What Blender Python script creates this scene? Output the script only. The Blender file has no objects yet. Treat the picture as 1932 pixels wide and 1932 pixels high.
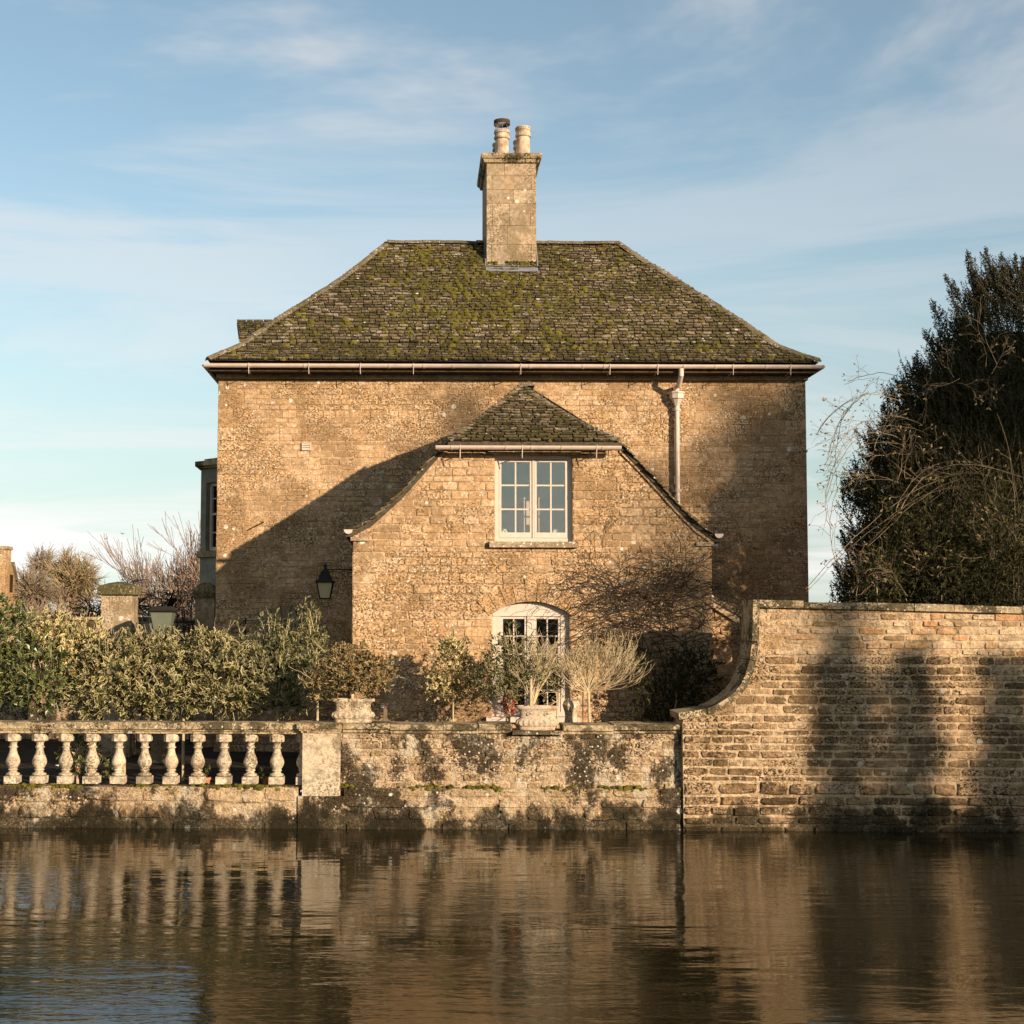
import bpy, math, random
from mathutils import Vector, Matrix, Euler
R = math.radians
V = Vector
scn = bpy.context.scene
COL = scn.collection

# ------------------------------------------------------------------ camera
U0, V0, FD = 787.0, 966.0, 2795.0          # principal point and focal length in picture units (1932 wide)
CAMZ = 2.7
PITCH, ROLL = R(4.08), 0.0035
CROT = Euler((R(90) + PITCH, 0, 0)).to_matrix() @ Matrix.Rotation(ROLL, 3, 'Z')
cam = bpy.data.cameras.new('camera')
cam.sensor_width = 36.0
cam.lens = FD / 1932.0 * 36.0
cam.shift_x = (966.0 - U0) / 1932.0
cam.clip_start, cam.clip_end = 0.1, 5000
camo = bpy.data.objects.new('camera', cam)
camo.location = (0, 0, CAMZ)
camo.rotation_euler = CROT.to_euler()
COL.objects.link(camo)
scn.camera = camo

# ------------------------------------------------------------------ sky, sun, exposure
SUN = V((0.85, -1.0, 0.34)).normalized()
SUN_EL = math.asin(SUN.z)
SUN_AZ = math.atan2(SUN.x, SUN.y)          # clockwise from +Y
world = bpy.data.worlds.new('World')
scn.world = world
world.use_nodes = True
wt = world.node_tree
wt.nodes.clear()


def wn(t, **kw):
    n = wt.nodes.new(t)
    for k, v in kw.items():
        setattr(n, k, v)
    return n


sky = wn('ShaderNodeTexSky', sky_type='NISHITA', sun_disc=False)
sky.sun_elevation = SUN_EL
sky.sun_rotation = SUN_AZ
sky.altitude = 50
sky.air_density, sky.dust_density, sky.ozone_density = 1.0, 0.0, 1.3
tc = wn('ShaderNodeTexCoord')
sep = wn('ShaderNodeSeparateXYZ')
wt.links.new(tc.outputs['Generated'], sep.inputs[0])


def wmath(op, a, b=None, clamp=False):
    n = wn('ShaderNodeMath', operation=op, use_clamp=clamp)
    for i, q in enumerate((a, b)):
        if q is None:
            continue
        if isinstance(q, (int, float)):
            n.inputs[i].default_value = q
        else:
            wt.links.new(q, n.inputs[i])
    return n.outputs[0]


def wmix(f, a, b, bt='MIX'):
    n = wn('ShaderNodeMix', data_type='RGBA', blend_type=bt)
    for s, q in ((0, f), (6, a), (7, b)):
        if isinstance(q, (int, float)):
            n.inputs[s].default_value = q
        elif isinstance(q, tuple):
            n.inputs[s].default_value = (*q, 1)
        else:
            wt.links.new(q, n.inputs[s])
    return n.outputs[2]


# cloud layer: direction projected on a high flat sheet
zc = wmath('ADD', wmath('MAXIMUM', sep.outputs[2], 0.0), 0.10)
cx_ = wmath('DIVIDE', sep.outputs[0], zc)
cy_ = wmath('DIVIDE', sep.outputs[1], zc)
cmb = wn('ShaderNodeCombineXYZ')
wt.links.new(cx_, cmb.inputs[0])
wt.links.new(cy_, cmb.inputs[1])


def wnoise(scale, detail, rough, loc, sc, dist=0.0):
    mp = wn('ShaderNodeMapping')
    wt.links.new(cmb.outputs[0], mp.inputs[0])
    mp.inputs['Location'].default_value = loc
    mp.inputs['Scale'].default_value = sc
    mp.inputs['Rotation'].default_value = (0, 0, R(-12))
    n = wn('ShaderNodeTexNoise')
    wt.links.new(mp.outputs[0], n.inputs[0])
    n.inputs['Scale'].default_value = scale
    n.inputs['Detail'].default_value = detail
    n.inputs['Roughness'].default_value = rough
    n.inputs['Distortion'].default_value = dist
    return n.outputs[0]


def wramp(x, lo, hi):
    n = wn('ShaderNodeMapRange', interpolation_type='SMOOTHSTEP')
    wt.links.new(x, n.inputs[0])
    n.inputs[1].default_value = lo
    n.inputs[2].default_value = hi
    return n.outputs[0]


wisps = wramp(wnoise(0.85, 6, 0.60, (3.4, 2.6, 0), (0.55, 1.0, 1), 1.2), 0.43, 0.62)
patch = wramp(wnoise(0.38, 2, 0.5, (1.3, 0.9, 0), (1, 1, 1)), 0.42, 0.60)
puffs = wramp(wnoise(1.0, 5, 0.55, (5.2, 2.2, 0), (0.5, 0.45, 1), 0.2), 0.47, 0.62)
low = wramp(sep.outputs[2], 0.19, 0.08)
cloud = wmath('ADD', wmath('MULTIPLY', wmath('MULTIPLY', wisps, wmath('ADD', wmath('MULTIPLY', patch, 0.65), 0.35)), 0.85), 0.05)
cloud = wmath('ADD', cloud, wmath('MULTIPLY', wmath('MULTIPLY', puffs, low), 0.62), True)
tint = wmix(1.0, sky.outputs[0], (0.98, 1.05, 0.985), 'MULTIPLY')
lum = wn('ShaderNodeRGBToBW')
wt.links.new(tint, lum.outputs[0] if False else lum.inputs[0])
hz = wramp(sep.outputs[2], 0.30, 0.0)
hazecol = wmix(1.0, wmix(hz, (0.90, 1.0, 1.0), (0.40, 0.495, 0.50)), lum.outputs[0], 'MULTIPLY')
tint = wmix(wmath('ADD', wmath('MULTIPLY', hz, 0.72), 0.12, True), tint, hazecol)
ccol = wmix(0.80, wmix(1.0, (1.12, 1.08, 1.04), lum.outputs[0], 'MULTIPLY'), (5.6, 5.5, 5.45))
skyc = wmix(cloud, tint, ccol)
bg = wn('ShaderNodeBackground')
bg.inputs[1].default_value = 0.110
wt.links.new(skyc, bg.inputs[0])
wo = wn('ShaderNodeOutputWorld')
wt.links.new(bg.outputs[0], wo.inputs[0])

sun = bpy.data.lights.new('sun', 'SUN')
sun.energy = 5.0
sun.angle = R(0.55)
sun.color = (1.0, 0.85, 0.67)
suno = bpy.data.objects.new('sun', sun)
suno.rotation_euler = (-SUN).to_track_quat('-Z', 'Y').to_euler()
suno.location = (30, -30, 30)
COL.objects.link(suno)

scn.view_settings.view_transform = 'Standard'
scn.view_settings.look = 'None'
scn.view_settings.exposure = 0.55
scn.view_settings.gamma = 1.0
scn.render.engine = 'CYCLES'
scn.cycles.max_bounces = 5
scn.cycles.diffuse_bounces = 2
scn.cycles.glossy_bounces = 3
scn.cycles.transparent_max_bounces = 12
scn.cycles.caustics_reflective = False
scn.cycles.caustics_refractive = False


# ------------------------------------------------------------------ helpers
def at(u, v, Y):
    d = CROT @ V(((u - U0) / FD, -(v - V0) / FD, -1.0))
    return V((0, 0, CAMZ)) + d * (Y / d.y)


def lerp(a, b, t):
    return a + (b - a) * t


def interp(x, pts):
    if x <= pts[0][0]:
        return pts[0][1]
    for (a, b), (c, d) in zip(pts, pts[1:]):
        if x <= c:
            return b + (d - b) * (x - a) / (c - a)
    return pts[-1][1]


class MB:
    def __init__(s):
        s.v, s.f, s.uv = [], [], None

    def add(s, vs, fs, uv=None):
        b = len(s.v)
        s.v.extend([tuple(q) for q in vs])
        s.f.extend([tuple(i + b for i in f) for f in fs])
        if uv is not None:
            if s.uv is None:
                s.uv = []
            s.uv.extend(uv)

    def box(s, x0, x1, y0, y1, z0, z1):
        s.add([(x0, y0, z0), (x1, y0, z0), (x1, y1, z0), (x0, y1, z0), (x0, y0, z1), (x1, y0, z1), (x1, y1, z1), (x0, y1, z1)],
              [(0, 3, 2, 1), (4, 5, 6, 7), (0, 1, 5, 4), (1, 2, 6, 5), (2, 3, 7, 6), (3, 0, 4, 7)])

    def prism(s, poly, y0, y1):                      # polygon in x,z (counter-clockwise seen from -Y), extruded along y
        n = len(poly)
        vs = [(x, y0, z) for x, z in poly] + [(x, y1, z) for x, z in poly]
        fs = [tuple(range(n)), tuple(range(2 * n - 1, n - 1, -1))]
        for i in range(n):
            j = (i + 1) % n
            fs.append((i, i + n, j + n, j))
        s.add(vs, fs)

    def tube(s, pts, rad, n=6, cap=True):
        pts = [V(p) for p in pts]
        if not isinstance(rad, (list, tuple)):
            rad = [rad] * len(pts)
        b = len(s.v)
        prev = None
        for i, p in enumerate(pts):
            t = (pts[min(i + 1, len(pts) - 1)] - pts[max(i - 1, 0)])
            if t.length < 1e-9:
                t = V((0, 0, 1))
            t.normalize()
            if prev is None:
                a = t.cross(V((0.3, 0.2, 1)) if abs(t.z) < 0.9 else V((1, 0, 0)))
            else:
                a = prev - t * prev.dot(t)
            a.normalize()
            prev = a
            c = t.cross(a)
            for k in range(n):
                w = 2 * math.pi * k / n
                q = p + (a * math.cos(w) + c * math.sin(w)) * rad[i]
                s.v.append((q.x, q.y, q.z))
        for i in range(len(pts) - 1):
            for k in range(n):
                k2 = (k + 1) % n
                s.f.append((b + i * n + k, b + i * n + k2, b + (i + 1) * n + k2, b + (i + 1) * n + k))
        if cap:
            s.f.append(tuple(b + k for k in range(n - 1, -1, -1)))
            e = b + (len(pts) - 1) * n
            s.f.append(tuple(e + k for k in range(n)))

    def lathe(s, prof, c, n=20, shape=None):          # prof: (r, z); shape(theta, i) -> (sx, sy)
        b = len(s.v)
        for i, (r, z) in enumerate(prof):
            for k in range(n):
                w = 2 * math.pi * k / n
                x, y = (math.cos(w) * r, math.sin(w) * r) if shape is None else shape(w, i, r)
                s.v.append((c[0] + x, c[1] + y, c[2] + z))
        for i in range(len(prof) - 1):
            for k in range(n):
                k2 = (k + 1) % n
                s.f.append((b + i * n + k, b + i * n + k2, b + (i + 1) * n + k2, b + (i + 1) * n + k))
        s.f.append(tuple(b + k for k in range(n - 1, -1, -1)))
        e = b + (len(prof) - 1) * n
        s.f.append(tuple(e + k for k in range(n)))

    def mesh(s, name, mat, smooth=False):
        me = bpy.data.meshes.new(name)
        me.from_pydata(s.v, [], s.f)
        if s.uv is not None:
            uvl = me.uv_layers.new(name='UVMap')
            li = [0] * len(me.loops)
            me.loops.foreach_get('vertex_index', li)
            flat = []
            for i in li:
                flat.extend(s.uv[i])
            uvl.data.foreach_set('uv', flat)
        me.materials.append(mat)
        if smooth:
            me.polygons.foreach_set('use_smooth', [True] * len(me.polygons))
        me.update()
        return me

    def build(s, name, mat, parent=None, smooth=False):
        return link(name, s.mesh(name, mat, smooth), parent)


def link(name, me, parent=None):
    o = bpy.data.objects.new(name, me)
    COL.objects.link(o)
    if parent is not None:
        o.parent = parent
        if parent.get('_root'):
            o.matrix_parent_inverse = Matrix.Translation(-parent.location)
    return o


def tag(o, label, cat, group=None):
    o['label'] = label
    o['category'] = cat
    if group:
        o['group'] = group
    return o


def thing(name, label, cat, loc=(0, 0, 0), group=None):
    o = bpy.data.objects.new(name, None)
    o.empty_display_size = 0.2
    o.location = loc
    COL.objects.link(o)
    o['_root'] = 1
    o['kind'] = 'thing'
    return tag(o, label, cat, group)


def struct(o, kind='structure'):
    o['kind'] = kind
    return o


# ------------------------------------------------------------------ materials
class NT:
    def __init__(s, name):
        s.m = bpy.data.materials.new(name)
        s.m.use_nodes = True
        s.t = s.m.node_tree
        s.t.nodes.clear()
        s.out = s.t.nodes.new('ShaderNodeOutputMaterial')

    def n(s, t, **kw):
        n = s.t.nodes.new(t)
        for k, v in kw.items():
            setattr(n, k, v)
        return n

    def put(s, sock, q):
        if isinstance(q, (int, float)):
            sock.default_value = q
        elif isinstance(q, tuple):
            sock.default_value = q if len(q) == len(sock.default_value) else (*q, 1)
        else:
            s.t.links.new(q, sock)

    def math(s, op, a, b=0.0, clamp=False):
        n = s.n('ShaderNodeMath', operation=op, use_clamp=clamp)
        s.put(n.inputs[0], a)
        s.put(n.inputs[1], b)
        return n.outputs[0]

    def mix(s, f, a, b, bt='MIX'):
        n = s.n('ShaderNodeMix', data_type='RGBA', blend_type=bt)
        s.put(n.inputs[0], f)
        s.put(n.inputs[6], a)
        s.put(n.inputs[7], b)
        return n.outputs[2]

    def pos(s, scale=(1, 1, 1)):
        g = s.n('ShaderNodeNewGeometry')
        mp = s.n('ShaderNodeMapping')
        s.t.links.new(g.outputs['Position'], mp.inputs[0])
        mp.inputs['Scale'].default_value = scale
        return mp.outputs[0]

    def noise(s, p, scale, detail=4, rough=0.55, dist=0.0):
        n = s.n('ShaderNodeTexNoise')
        s.put(n.inputs['Vector'], p)
        n.inputs['Scale'].default_value = scale
        n.inputs['Detail'].default_value = detail
        n.inputs['Roughness'].default_value = rough
        n.inputs['Distortion'].default_value = dist
        return n.outputs[0]

    def vor(s, p, scale, feature='F1'):
        n = s.n('ShaderNodeTexVoronoi', feature=feature)
        s.put(n.inputs['Vector'], p)
        n.inputs['Scale'].default_value = scale
        return n

    def rng(s, x, lo, hi, a=0.0, b=1.0):
        n = s.n('ShaderNodeMapRange', interpolation_type='SMOOTHSTEP')
        s.put(n.inputs[0], x)
        n.inputs[1].default_value = lo
        n.inputs[2].default_value = hi
        n.inputs[3].default_value = a
        n.inputs[4].default_value = b
        return n.outputs[0]

    def ramp(s, x, stops):
        n = s.n('ShaderNodeValToRGB')
        el = n.color_ramp.elements
        while len(el) < len(stops):
            el.new(0.5)
        for e, (p, c) in zip(el, stops):
            e.position = p
            e.color = (*c, 1)
        s.put(n.inputs[0], x)
        return n.outputs[0]

    def rand(s):
        g = s.n('ShaderNodeNewGeometry')
        o = s.n('ShaderNodeObjectInfo')
        return s.math('FRACT', s.math('ADD', s.math('MULTIPLY', g.outputs['Random Per Island'], 7.31), o.outputs['Random']))

    def bump(s, h, dist, strength=1.0, nrm=None):
        n = s.n('ShaderNodeBump')
        s.put(n.inputs['Height'], h)
        n.inputs['Distance'].default_value = dist
        n.inputs['Strength'].default_value = strength
        if nrm is not None:
            s.put(n.inputs['Normal'], nrm)
        return n.outputs[0]

    def bsdf(s, col, rough=0.8, spec=0.3, nrm=None, metal=0.0):
        b = s.n('ShaderNodeBsdfPrincipled')
        s.put(b.inputs['Base Color'], col)
        s.put(b.inputs['Roughness'], rough)
        b.inputs['Specular IOR Level'].default_value = spec
        b.inputs['Metallic'].default_value = metal
        if nrm is not None:
            s.put(b.inputs['Normal'], nrm)
        return b.outputs[0]

    def done(s, sh):
        s.t.links.new(sh, s.out.inputs[0])
        return s.m


def stone_mat(name, hues, stain=(0.16, 0.10, 0.05), pits=0.6, lichen=0.5, algae=0.0, algae_col=(0.03, 0.024, 0.014),
              algae_thr=0.52, bumpd=0.012, algae_scale=1.1, ochre=0.25, warm=(0.54, 0.32, 0.155), pale=0.0, grain=1.0, edge=0.0, streak=1.0, tide=0.0):
    t = NT(name)
    p = t.pos()
    r = t.rand()
    k = len(hues)
    col = t.ramp(r, [((i + 0.5) / k, h) for i, h in enumerate(hues)])
    big = t.noise(p, 0.8, 3, 0.6)
    if ochre:
        col = t.mix(t.rng(big, 0.48, 0.68, 0, ochre), col, warm)
    mid = t.noise(p, 13.0, 4, 0.70)
    col = t.mix(1.0, col, t.ramp(mid, [(0.28, (1 - 0.52 * grain,) * 3), (0.50, (1.0,) * 3), (0.72, (1 + 0.42 * grain,) * 3)]), 'MULTIPLY')
    fine = t.noise(t.pos((1, 1, 1.25)), 34.0, 3, 0.65)
    pm = t.rng(t.noise(p, 1.5, 3, 0.62), 0.38, 0.62)
    pf = t.math('MULTIPLY', t.rng(fine, 0.52, 0.42), t.math('MULTIPLY', t.math('ADD', t.math('MULTIPLY', pm, 1.1), 0.12), pits), True)
    col = t.mix(pf, col, stain)
    if pale:
        pn = t.noise(p, 2.3, 5, 0.68)
        col = t.mix(t.rng(pn, 0.53, 0.64, 0, pale), col, (0.60, 0.49, 0.34))
    if algae:
        an = t.noise(t.pos((1, 1, streak)), algae_scale, 6, 0.74)
        af = t.math('MULTIPLY', t.rng(an, algae_thr, algae_thr + 0.06), algae)
        sp = t.rng(fine, 0.36, 0.60, 0.55, 1.0)
        col = t.mix(t.math('MULTIPLY', af, sp), col, algae_col)
    if lichen:
        v = t.vor(p, 6.5)
        sepn = t.n('ShaderNodeSeparateColor')
        t.put(sepn.inputs[0], v.outputs['Color'])
        dd = t.math('ADD', v.outputs['Distance'], t.math('MULTIPLY', t.math('SUBTRACT', fine, 0.5), 0.22))
        rad = t.math('MULTIPLY', t.math('POWER', sepn.outputs[0], 3.2), 0.30)
        lf = t.rng(t.math('SUBTRACT', rad, dd), 0.0, 0.05)
        lm = t.rng(big, 0.42, 0.58)
        col = t.mix(t.math('MULTIPLY', t.math('MULTIPLY', lf, lm), lichen), col, (0.74, 0.67, 0.54))
        v2 = t.vor(p, 24)
        s2 = t.n('ShaderNodeSeparateColor')
        t.put(s2.inputs[0], v2.outputs['Color'])
        l2 = t.math('MULTIPLY', t.rng(v2.outputs['Distance'], 0.36, 0.22), t.rng(s2.outputs[1], 0.80, 0.84))
        lm2 = t.rng(big, 0.55, 0.44)
        col = t.mix(t.math('MULTIPLY', t.math('MULTIPLY', l2, t.math('ADD', lm2, 0.25, True)), lichen), col, (0.70, 0.61, 0.46))
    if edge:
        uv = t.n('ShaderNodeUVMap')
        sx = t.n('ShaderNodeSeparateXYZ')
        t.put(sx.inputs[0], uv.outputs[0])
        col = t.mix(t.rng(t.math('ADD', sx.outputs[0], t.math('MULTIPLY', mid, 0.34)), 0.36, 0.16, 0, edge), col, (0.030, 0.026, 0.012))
    if tide:
        g = t.n('ShaderNodeNewGeometry')
        sz = t.n('ShaderNodeSeparateXYZ')
        t.put(sz.inputs[0], g.outputs['Position'])
        lvl = t.math('SUBTRACT', sz.outputs[2], t.math('MULTIPLY', t.math('SUBTRACT', t.noise(t.pos((1, 1, 0.5)), 2.6, 5, 0.7), 0.40), 1.3))
        col = t.mix(t.math('MULTIPLY', t.rng(lvl, 0.16, 0.02, 0, tide), t.rng(fine, 0.34, 0.56, 0.65, 1.0)), col, (0.022, 0.018, 0.009))
    h = t.math('ADD', t.math('MULTIPLY', fine, 0.6), t.math('MULTIPLY', mid, 0.9))
    nb = t.bump(h, bumpd, 1.0)
    return t.done(t.bsdf(col, 0.95, 0.08, nb))


HONEY = [(0.50, 0.295, 0.143), (0.58, 0.365, 0.195), (0.43, 0.250, 0.118), (0.56, 0.335, 0.162), (0.61, 0.400, 0.225), (0.50, 0.310, 0.162), (0.46, 0.290, 0.155)]
GREYH = [(0.36, 0.255, 0.155), (0.42, 0.305, 0.190), (0.30, 0.210, 0.125), (0.46, 0.335, 0.21)]
MIXED = [(0.36, 0.240, 0.130), (0.52, 0.360, 0.210), (0.28, 0.185, 0.095), (0.46, 0.300, 0.155), (0.58, 0.410, 0.250), (0.40, 0.260, 0.135)]
DARKW = [(0.24, 0.145, 0.070), (0.37, 0.230, 0.118), (0.165, 0.098, 0.047), (0.45, 0.290, 0.155), (0.28, 0.165, 0.078), (0.50, 0.335, 0.19)]
M = {}
M['stone'] = stone_mat('honey_stone', HONEY, stain=(0.17, 0.095, 0.038), pits=1.0, lichen=0.85, algae=0.62, algae_thr=0.50, algae_col=(0.215, 0.128, 0.058), bumpd=0.017, grain=0.8, algae_scale=0.8)
M['mortar'] = stone_mat('lime_mortar', [(0.47, 0.295, 0.155), (0.52, 0.335, 0.185)], stain=(0.12, 0.07, 0.03), pits=1.0, lichen=0.5, algae=0.5, algae_col=(0.13, 0.08, 0.035), bumpd=0.02)
M['ashlar'] = stone_mat('ashlar_stone', GREYH, pits=0.75, lichen=1.0, algae=0.6, algae_thr=0.50, algae_col=(0.17, 0.120, 0.055), bumpd=0.008, grain=0.8)
M['wallstone'] = stone_mat('garden_wall_stone', DARKW, stain=(0.055, 0.034, 0.016), pits=1.0, lichen=0.5, algae=0.75, algae_thr=0.51, algae_col=(0.060, 0.038, 0.018), bumpd=0.03, algae_scale=1.3, ochre=0.15, tide=0.85)
M['wallmortar'] = stone_mat('garden_wall_mortar', [(0.50, 0.345, 0.195), (0.55, 0.385, 0.23)], stain=(0.2, 0.12, 0.055), pits=0.7, lichen=0.2, algae=0.75, algae_thr=0.545, algae_col=(0.12, 0.075, 0.035), algae_scale=1.3, bumpd=0.02, tide=0.9)
M['patchstone'] = stone_mat('repaired_wall_stone', [(0.57, 0.40, 0.24), (0.50, 0.23, 0.09), (0.60, 0.44, 0.27), (0.28, 0.18, 0.085), (0.56, 0.33, 0.15), (0.54, 0.38, 0.22)], pits=0.6, lichen=0.2, bumpd=0.03)
M['riverstone'] = stone_mat('river_wall_stone', MIXED, stain=(0.045, 0.028, 0.014), pits=1.0, lichen=0.8, algae=0.97, algae_thr=0.49, algae_col=(0.028, 0.019, 0.010), bumpd=0.04, algae_scale=1.5, pale=0.65, streak=0.8, tide=0.92)
M['baluster'] = stone_mat('carved_limestone', [(0.54, 0.415, 0.275), (0.60, 0.47, 0.32)], stain=(0.16, 0.11, 0.055), pits=0.85, lichen=0.5, algae=0.75, algae_thr=0.55, algae_col=(0.13, 0.09, 0.045), bumpd=0.012, algae_scale=2.6, ochre=0.3)
M['coping'] = stone_mat('coping_stone', [(0.46, 0.335, 0.19), (0.40, 0.29, 0.165)], stain=(0.05, 0.035, 0.017), pits=1.0, lichen=0.8, algae=0.92, algae_thr=0.50, algae_col=(0.055, 0.043, 0.020), bumpd=0.02, algae_scale=3.0)
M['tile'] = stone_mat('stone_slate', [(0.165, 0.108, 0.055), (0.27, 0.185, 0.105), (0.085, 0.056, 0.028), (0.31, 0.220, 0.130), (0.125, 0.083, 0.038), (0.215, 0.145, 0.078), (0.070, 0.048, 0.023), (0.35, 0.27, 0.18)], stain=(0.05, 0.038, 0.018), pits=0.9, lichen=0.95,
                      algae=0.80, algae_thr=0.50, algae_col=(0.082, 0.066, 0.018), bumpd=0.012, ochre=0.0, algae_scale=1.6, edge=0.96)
M['slate'] = stone_mat('ridge_slate', [(0.20, 0.148, 0.09), (0.25, 0.185, 0.115), (0.16, 0.118, 0.07)], stain=(0.06, 0.045, 0.02), pits=0.9, lichen=0.95, algae=0.6, algae_thr=0.52, algae_col=(0.08, 0.078, 0.022), ochre=0.0, algae_scale=2.5)
M['darkroof'] = stone_mat('roof_underlay', [(0.06, 0.045, 0.03), (0.08, 0.06, 0.04)], pits=0.4, lichen=0.0, bumpd=0.004, ochre=0)


def simple(name, col, rough=0.6, spec=0.3, var=0.15, scale=12, bumpd=0.0, metal=0.0):
    t = NT(name)
    p = t.pos()
    n = t.noise(p, scale, 5, 0.6)
    c = t.mix(1.0, col, t.ramp(n, [(0.3, (1 - var,) * 3), (0.7, (1 + var,) * 3)]), 'MULTIPLY')
    nb = t.bump(n, bumpd) if bumpd else None
    return t.done(t.bsdf(c, rough, spec, nb, metal))


M['gutter'] = simple('gutter_paint', (0.60, 0.46, 0.355), 0.5, 0.35, 0.12, 9)
M['paint'] = simple('cream_paint', (0.60, 0.475, 0.36), 0.5, 0.35, 0.07, 16, 0.002)
M['lead'] = simple('lead_flashing', (0.20, 0.19, 0.19), 0.6, 0.4, 0.25, 8, 0.004)
M['iron'] = simple('black_iron', (0.022, 0.018, 0.013), 0.7, 0.2, 0.3, 20)
M['rust'] = simple('rusty_metal', (0.075, 0.045, 0.028), 0.85, 0.1, 0.4, 20)
M['clay'] = simple('buff_chimney_clay', (0.50, 0.36, 0.235), 0.9, 0.1, 0.45, 9, 0.004)
M['terracotta'] = simple('terracotta', (0.46, 0.19, 0.09), 0.8, 0.2, 0.25, 14, 0.004)
M['plaster'] = simple('room_plaster', (0.74, 0.70, 0.60), 0.9, 0.1, 0.05, 3)
M['render'] = simple('grey_render', (0.23, 0.205, 0.15), 0.9, 0.1, 0.3, 5, 0.004)
M['soil'] = simple('garden_soil', (0.035, 0.026, 0.016), 0.95, 0.1, 0.5, 4, 0.05)
M['bank'] = simple('grass_bank', (0.05, 0.06, 0.025), 0.95, 0.1, 0.5, 2, 0.05)
M['bark'] = simple('bark', (0.085, 0.062, 0.042), 0.9, 0.1, 0.4, 18, 0.01)
M['darktwig'] = simple('dark_twig', (0.040, 0.028, 0.018), 0.85, 0.15, 0.4, 10)
M['farwig'] = simple('far_twig', (0.24, 0.175, 0.105), 0.85, 0.15, 0.3, 2)
M['fargold'] = simple('far_gold_twig', (0.30, 0.21, 0.105), 0.85, 0.15, 0.3, 2)
M['pinktwig'] = simple('pink_twig', (0.25, 0.165, 0.11), 0.8, 0.15, 0.3, 6)
M['paletwig'] = simple('pale_twig', (0.50, 0.37, 0.205), 0.75, 0.2, 0.35, 12)
M['rosetwig'] = simple('bramble_stem', (0.19, 0.130, 0.072), 0.75, 0.2, 0.4, 6)
M['berry'] = simple('red_leaf', (0.36, 0.055, 0.03), 0.5, 0.4, 0.4, 20)
M['tub'] = simple('pale_green_metal', (0.15, 0.155, 0.105), 0.35, 0.5, 0.15, 6)
M['ornament'] = simple('white_shell', (0.72, 0.68, 0.60), 0.5, 0.3, 0.2, 40)
M['pinkwood'] = simple('pale_pink_wood', (0.70, 0.48, 0.38), 0.5, 0.3, 0.05, 10)
M['frost'] = simple('lamp_glass', (0.55, 0.42, 0.25), 0.25, 0.5, 0.05, 3)
M['bird'] = simple('dark_feather', (0.02, 0.018, 0.016), 0.8, 0.1, 0.1)


def glass(name, refl, tint):
    t = NT(name)
    tr = t.n('ShaderNodeBsdfTransparent')
    tr.inputs[0].default_value = (*tint, 1)
    gl = t.n('ShaderNodeBsdfGlossy')
    gl.inputs['Roughness'].default_value = 0.015
    gl.inputs['Color'].default_value = (0.9, 0.9, 0.86, 1)
    nb = t.bump(t.noise(t.pos(), 1.6, 2, 0.5), 0.02, 0.35)
    t.put(gl.inputs['Normal'], nb)
    mx = t.n('ShaderNodeMixShader')
    mx.inputs[0].default_value = refl
    t.t.links.new(tr.outputs[0], mx.inputs[1])
    t.t.links.new(gl.outputs[0], mx.inputs[2])
    return t.done(mx.outputs[0])


M['glass'] = glass('window_glass', 0.15, (0.95, 0.94, 0.88))
M['glassdark'] = glass('dark_window_glass', 0.06, (0.35, 0.34, 0.32))


def leaf_mat(name, green, edge=None, green2=None, rough=0.42, thr=0.42, trans=0.15):
    t = NT(name)
    r = t.rand()
    g2 = green2 or tuple(q * 0.6 for q in green)
    col = t.mix(r, green, g2)
    if edge:
        uv = t.n('ShaderNodeUVMap')
        s = t.n('ShaderNodeSeparateXYZ')
        t.put(s.inputs[0], uv.outputs[0])
        e = t.rng(s.outputs[0], thr + 0.06, thr - 0.06)
        e2 = t.math('MULTIPLY', e, t.rng(r, 0.08, 0.5))
        col = t.mix(e2, col, edge)
    pr = t.bsdf(col, rough, 0.35 if rough < 0.5 else 0.1)
    tl = t.n('ShaderNodeBsdfTranslucent')
    t.put(tl.inputs[0], col)
    mx = t.n('ShaderNodeMixShader')
    mx.inputs[0].default_value = trans
    t.t.links.new(pr, mx.inputs[1])
    t.t.links.new(tl.outputs[0], mx.inputs[2])
    return t.done(mx.outputs[0])


M['leaf_var'] = leaf_mat('variegated_leaf', (0.045, 0.052, 0.013), (0.62, 0.48, 0.215), (0.095, 0.092, 0.026), thr=0.27)
M['leaf_cream'] = leaf_mat('cream_variegated_leaf', (0.095, 0.092, 0.022), (0.68, 0.515, 0.22), (0.17, 0.135, 0.04), thr=0.50)
M['leaf_green'] = leaf_mat('glossy_green_leaf', (0.042, 0.058, 0.014), (0.36, 0.32, 0.11), (0.085, 0.095, 0.026), thr=0.20, rough=0.32)
M['leaf_olive'] = leaf_mat('olive_leaf', (0.075, 0.080, 0.024), (0.46, 0.37, 0.16), (0.045, 0.05, 0.016), thr=0.26)
M['leaf_pot'] = leaf_mat('mixed_pot_leaf', (0.050, 0.055, 0.014), (0.54, 0.36, 0.15), (0.14, 0.08, 0.03), thr=0.28)
M['leaf_yew'] = leaf_mat('yew_needle', (0.012, 0.014, 0.005), None, (0.062, 0.055, 0.018), rough=0.9, trans=0.05)
M['moss'] = leaf_mat('roof_moss', (0.150, 0.122, 0.018), None, (0.058, 0.048, 0.011), rough=0.95, trans=0.0)

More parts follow.
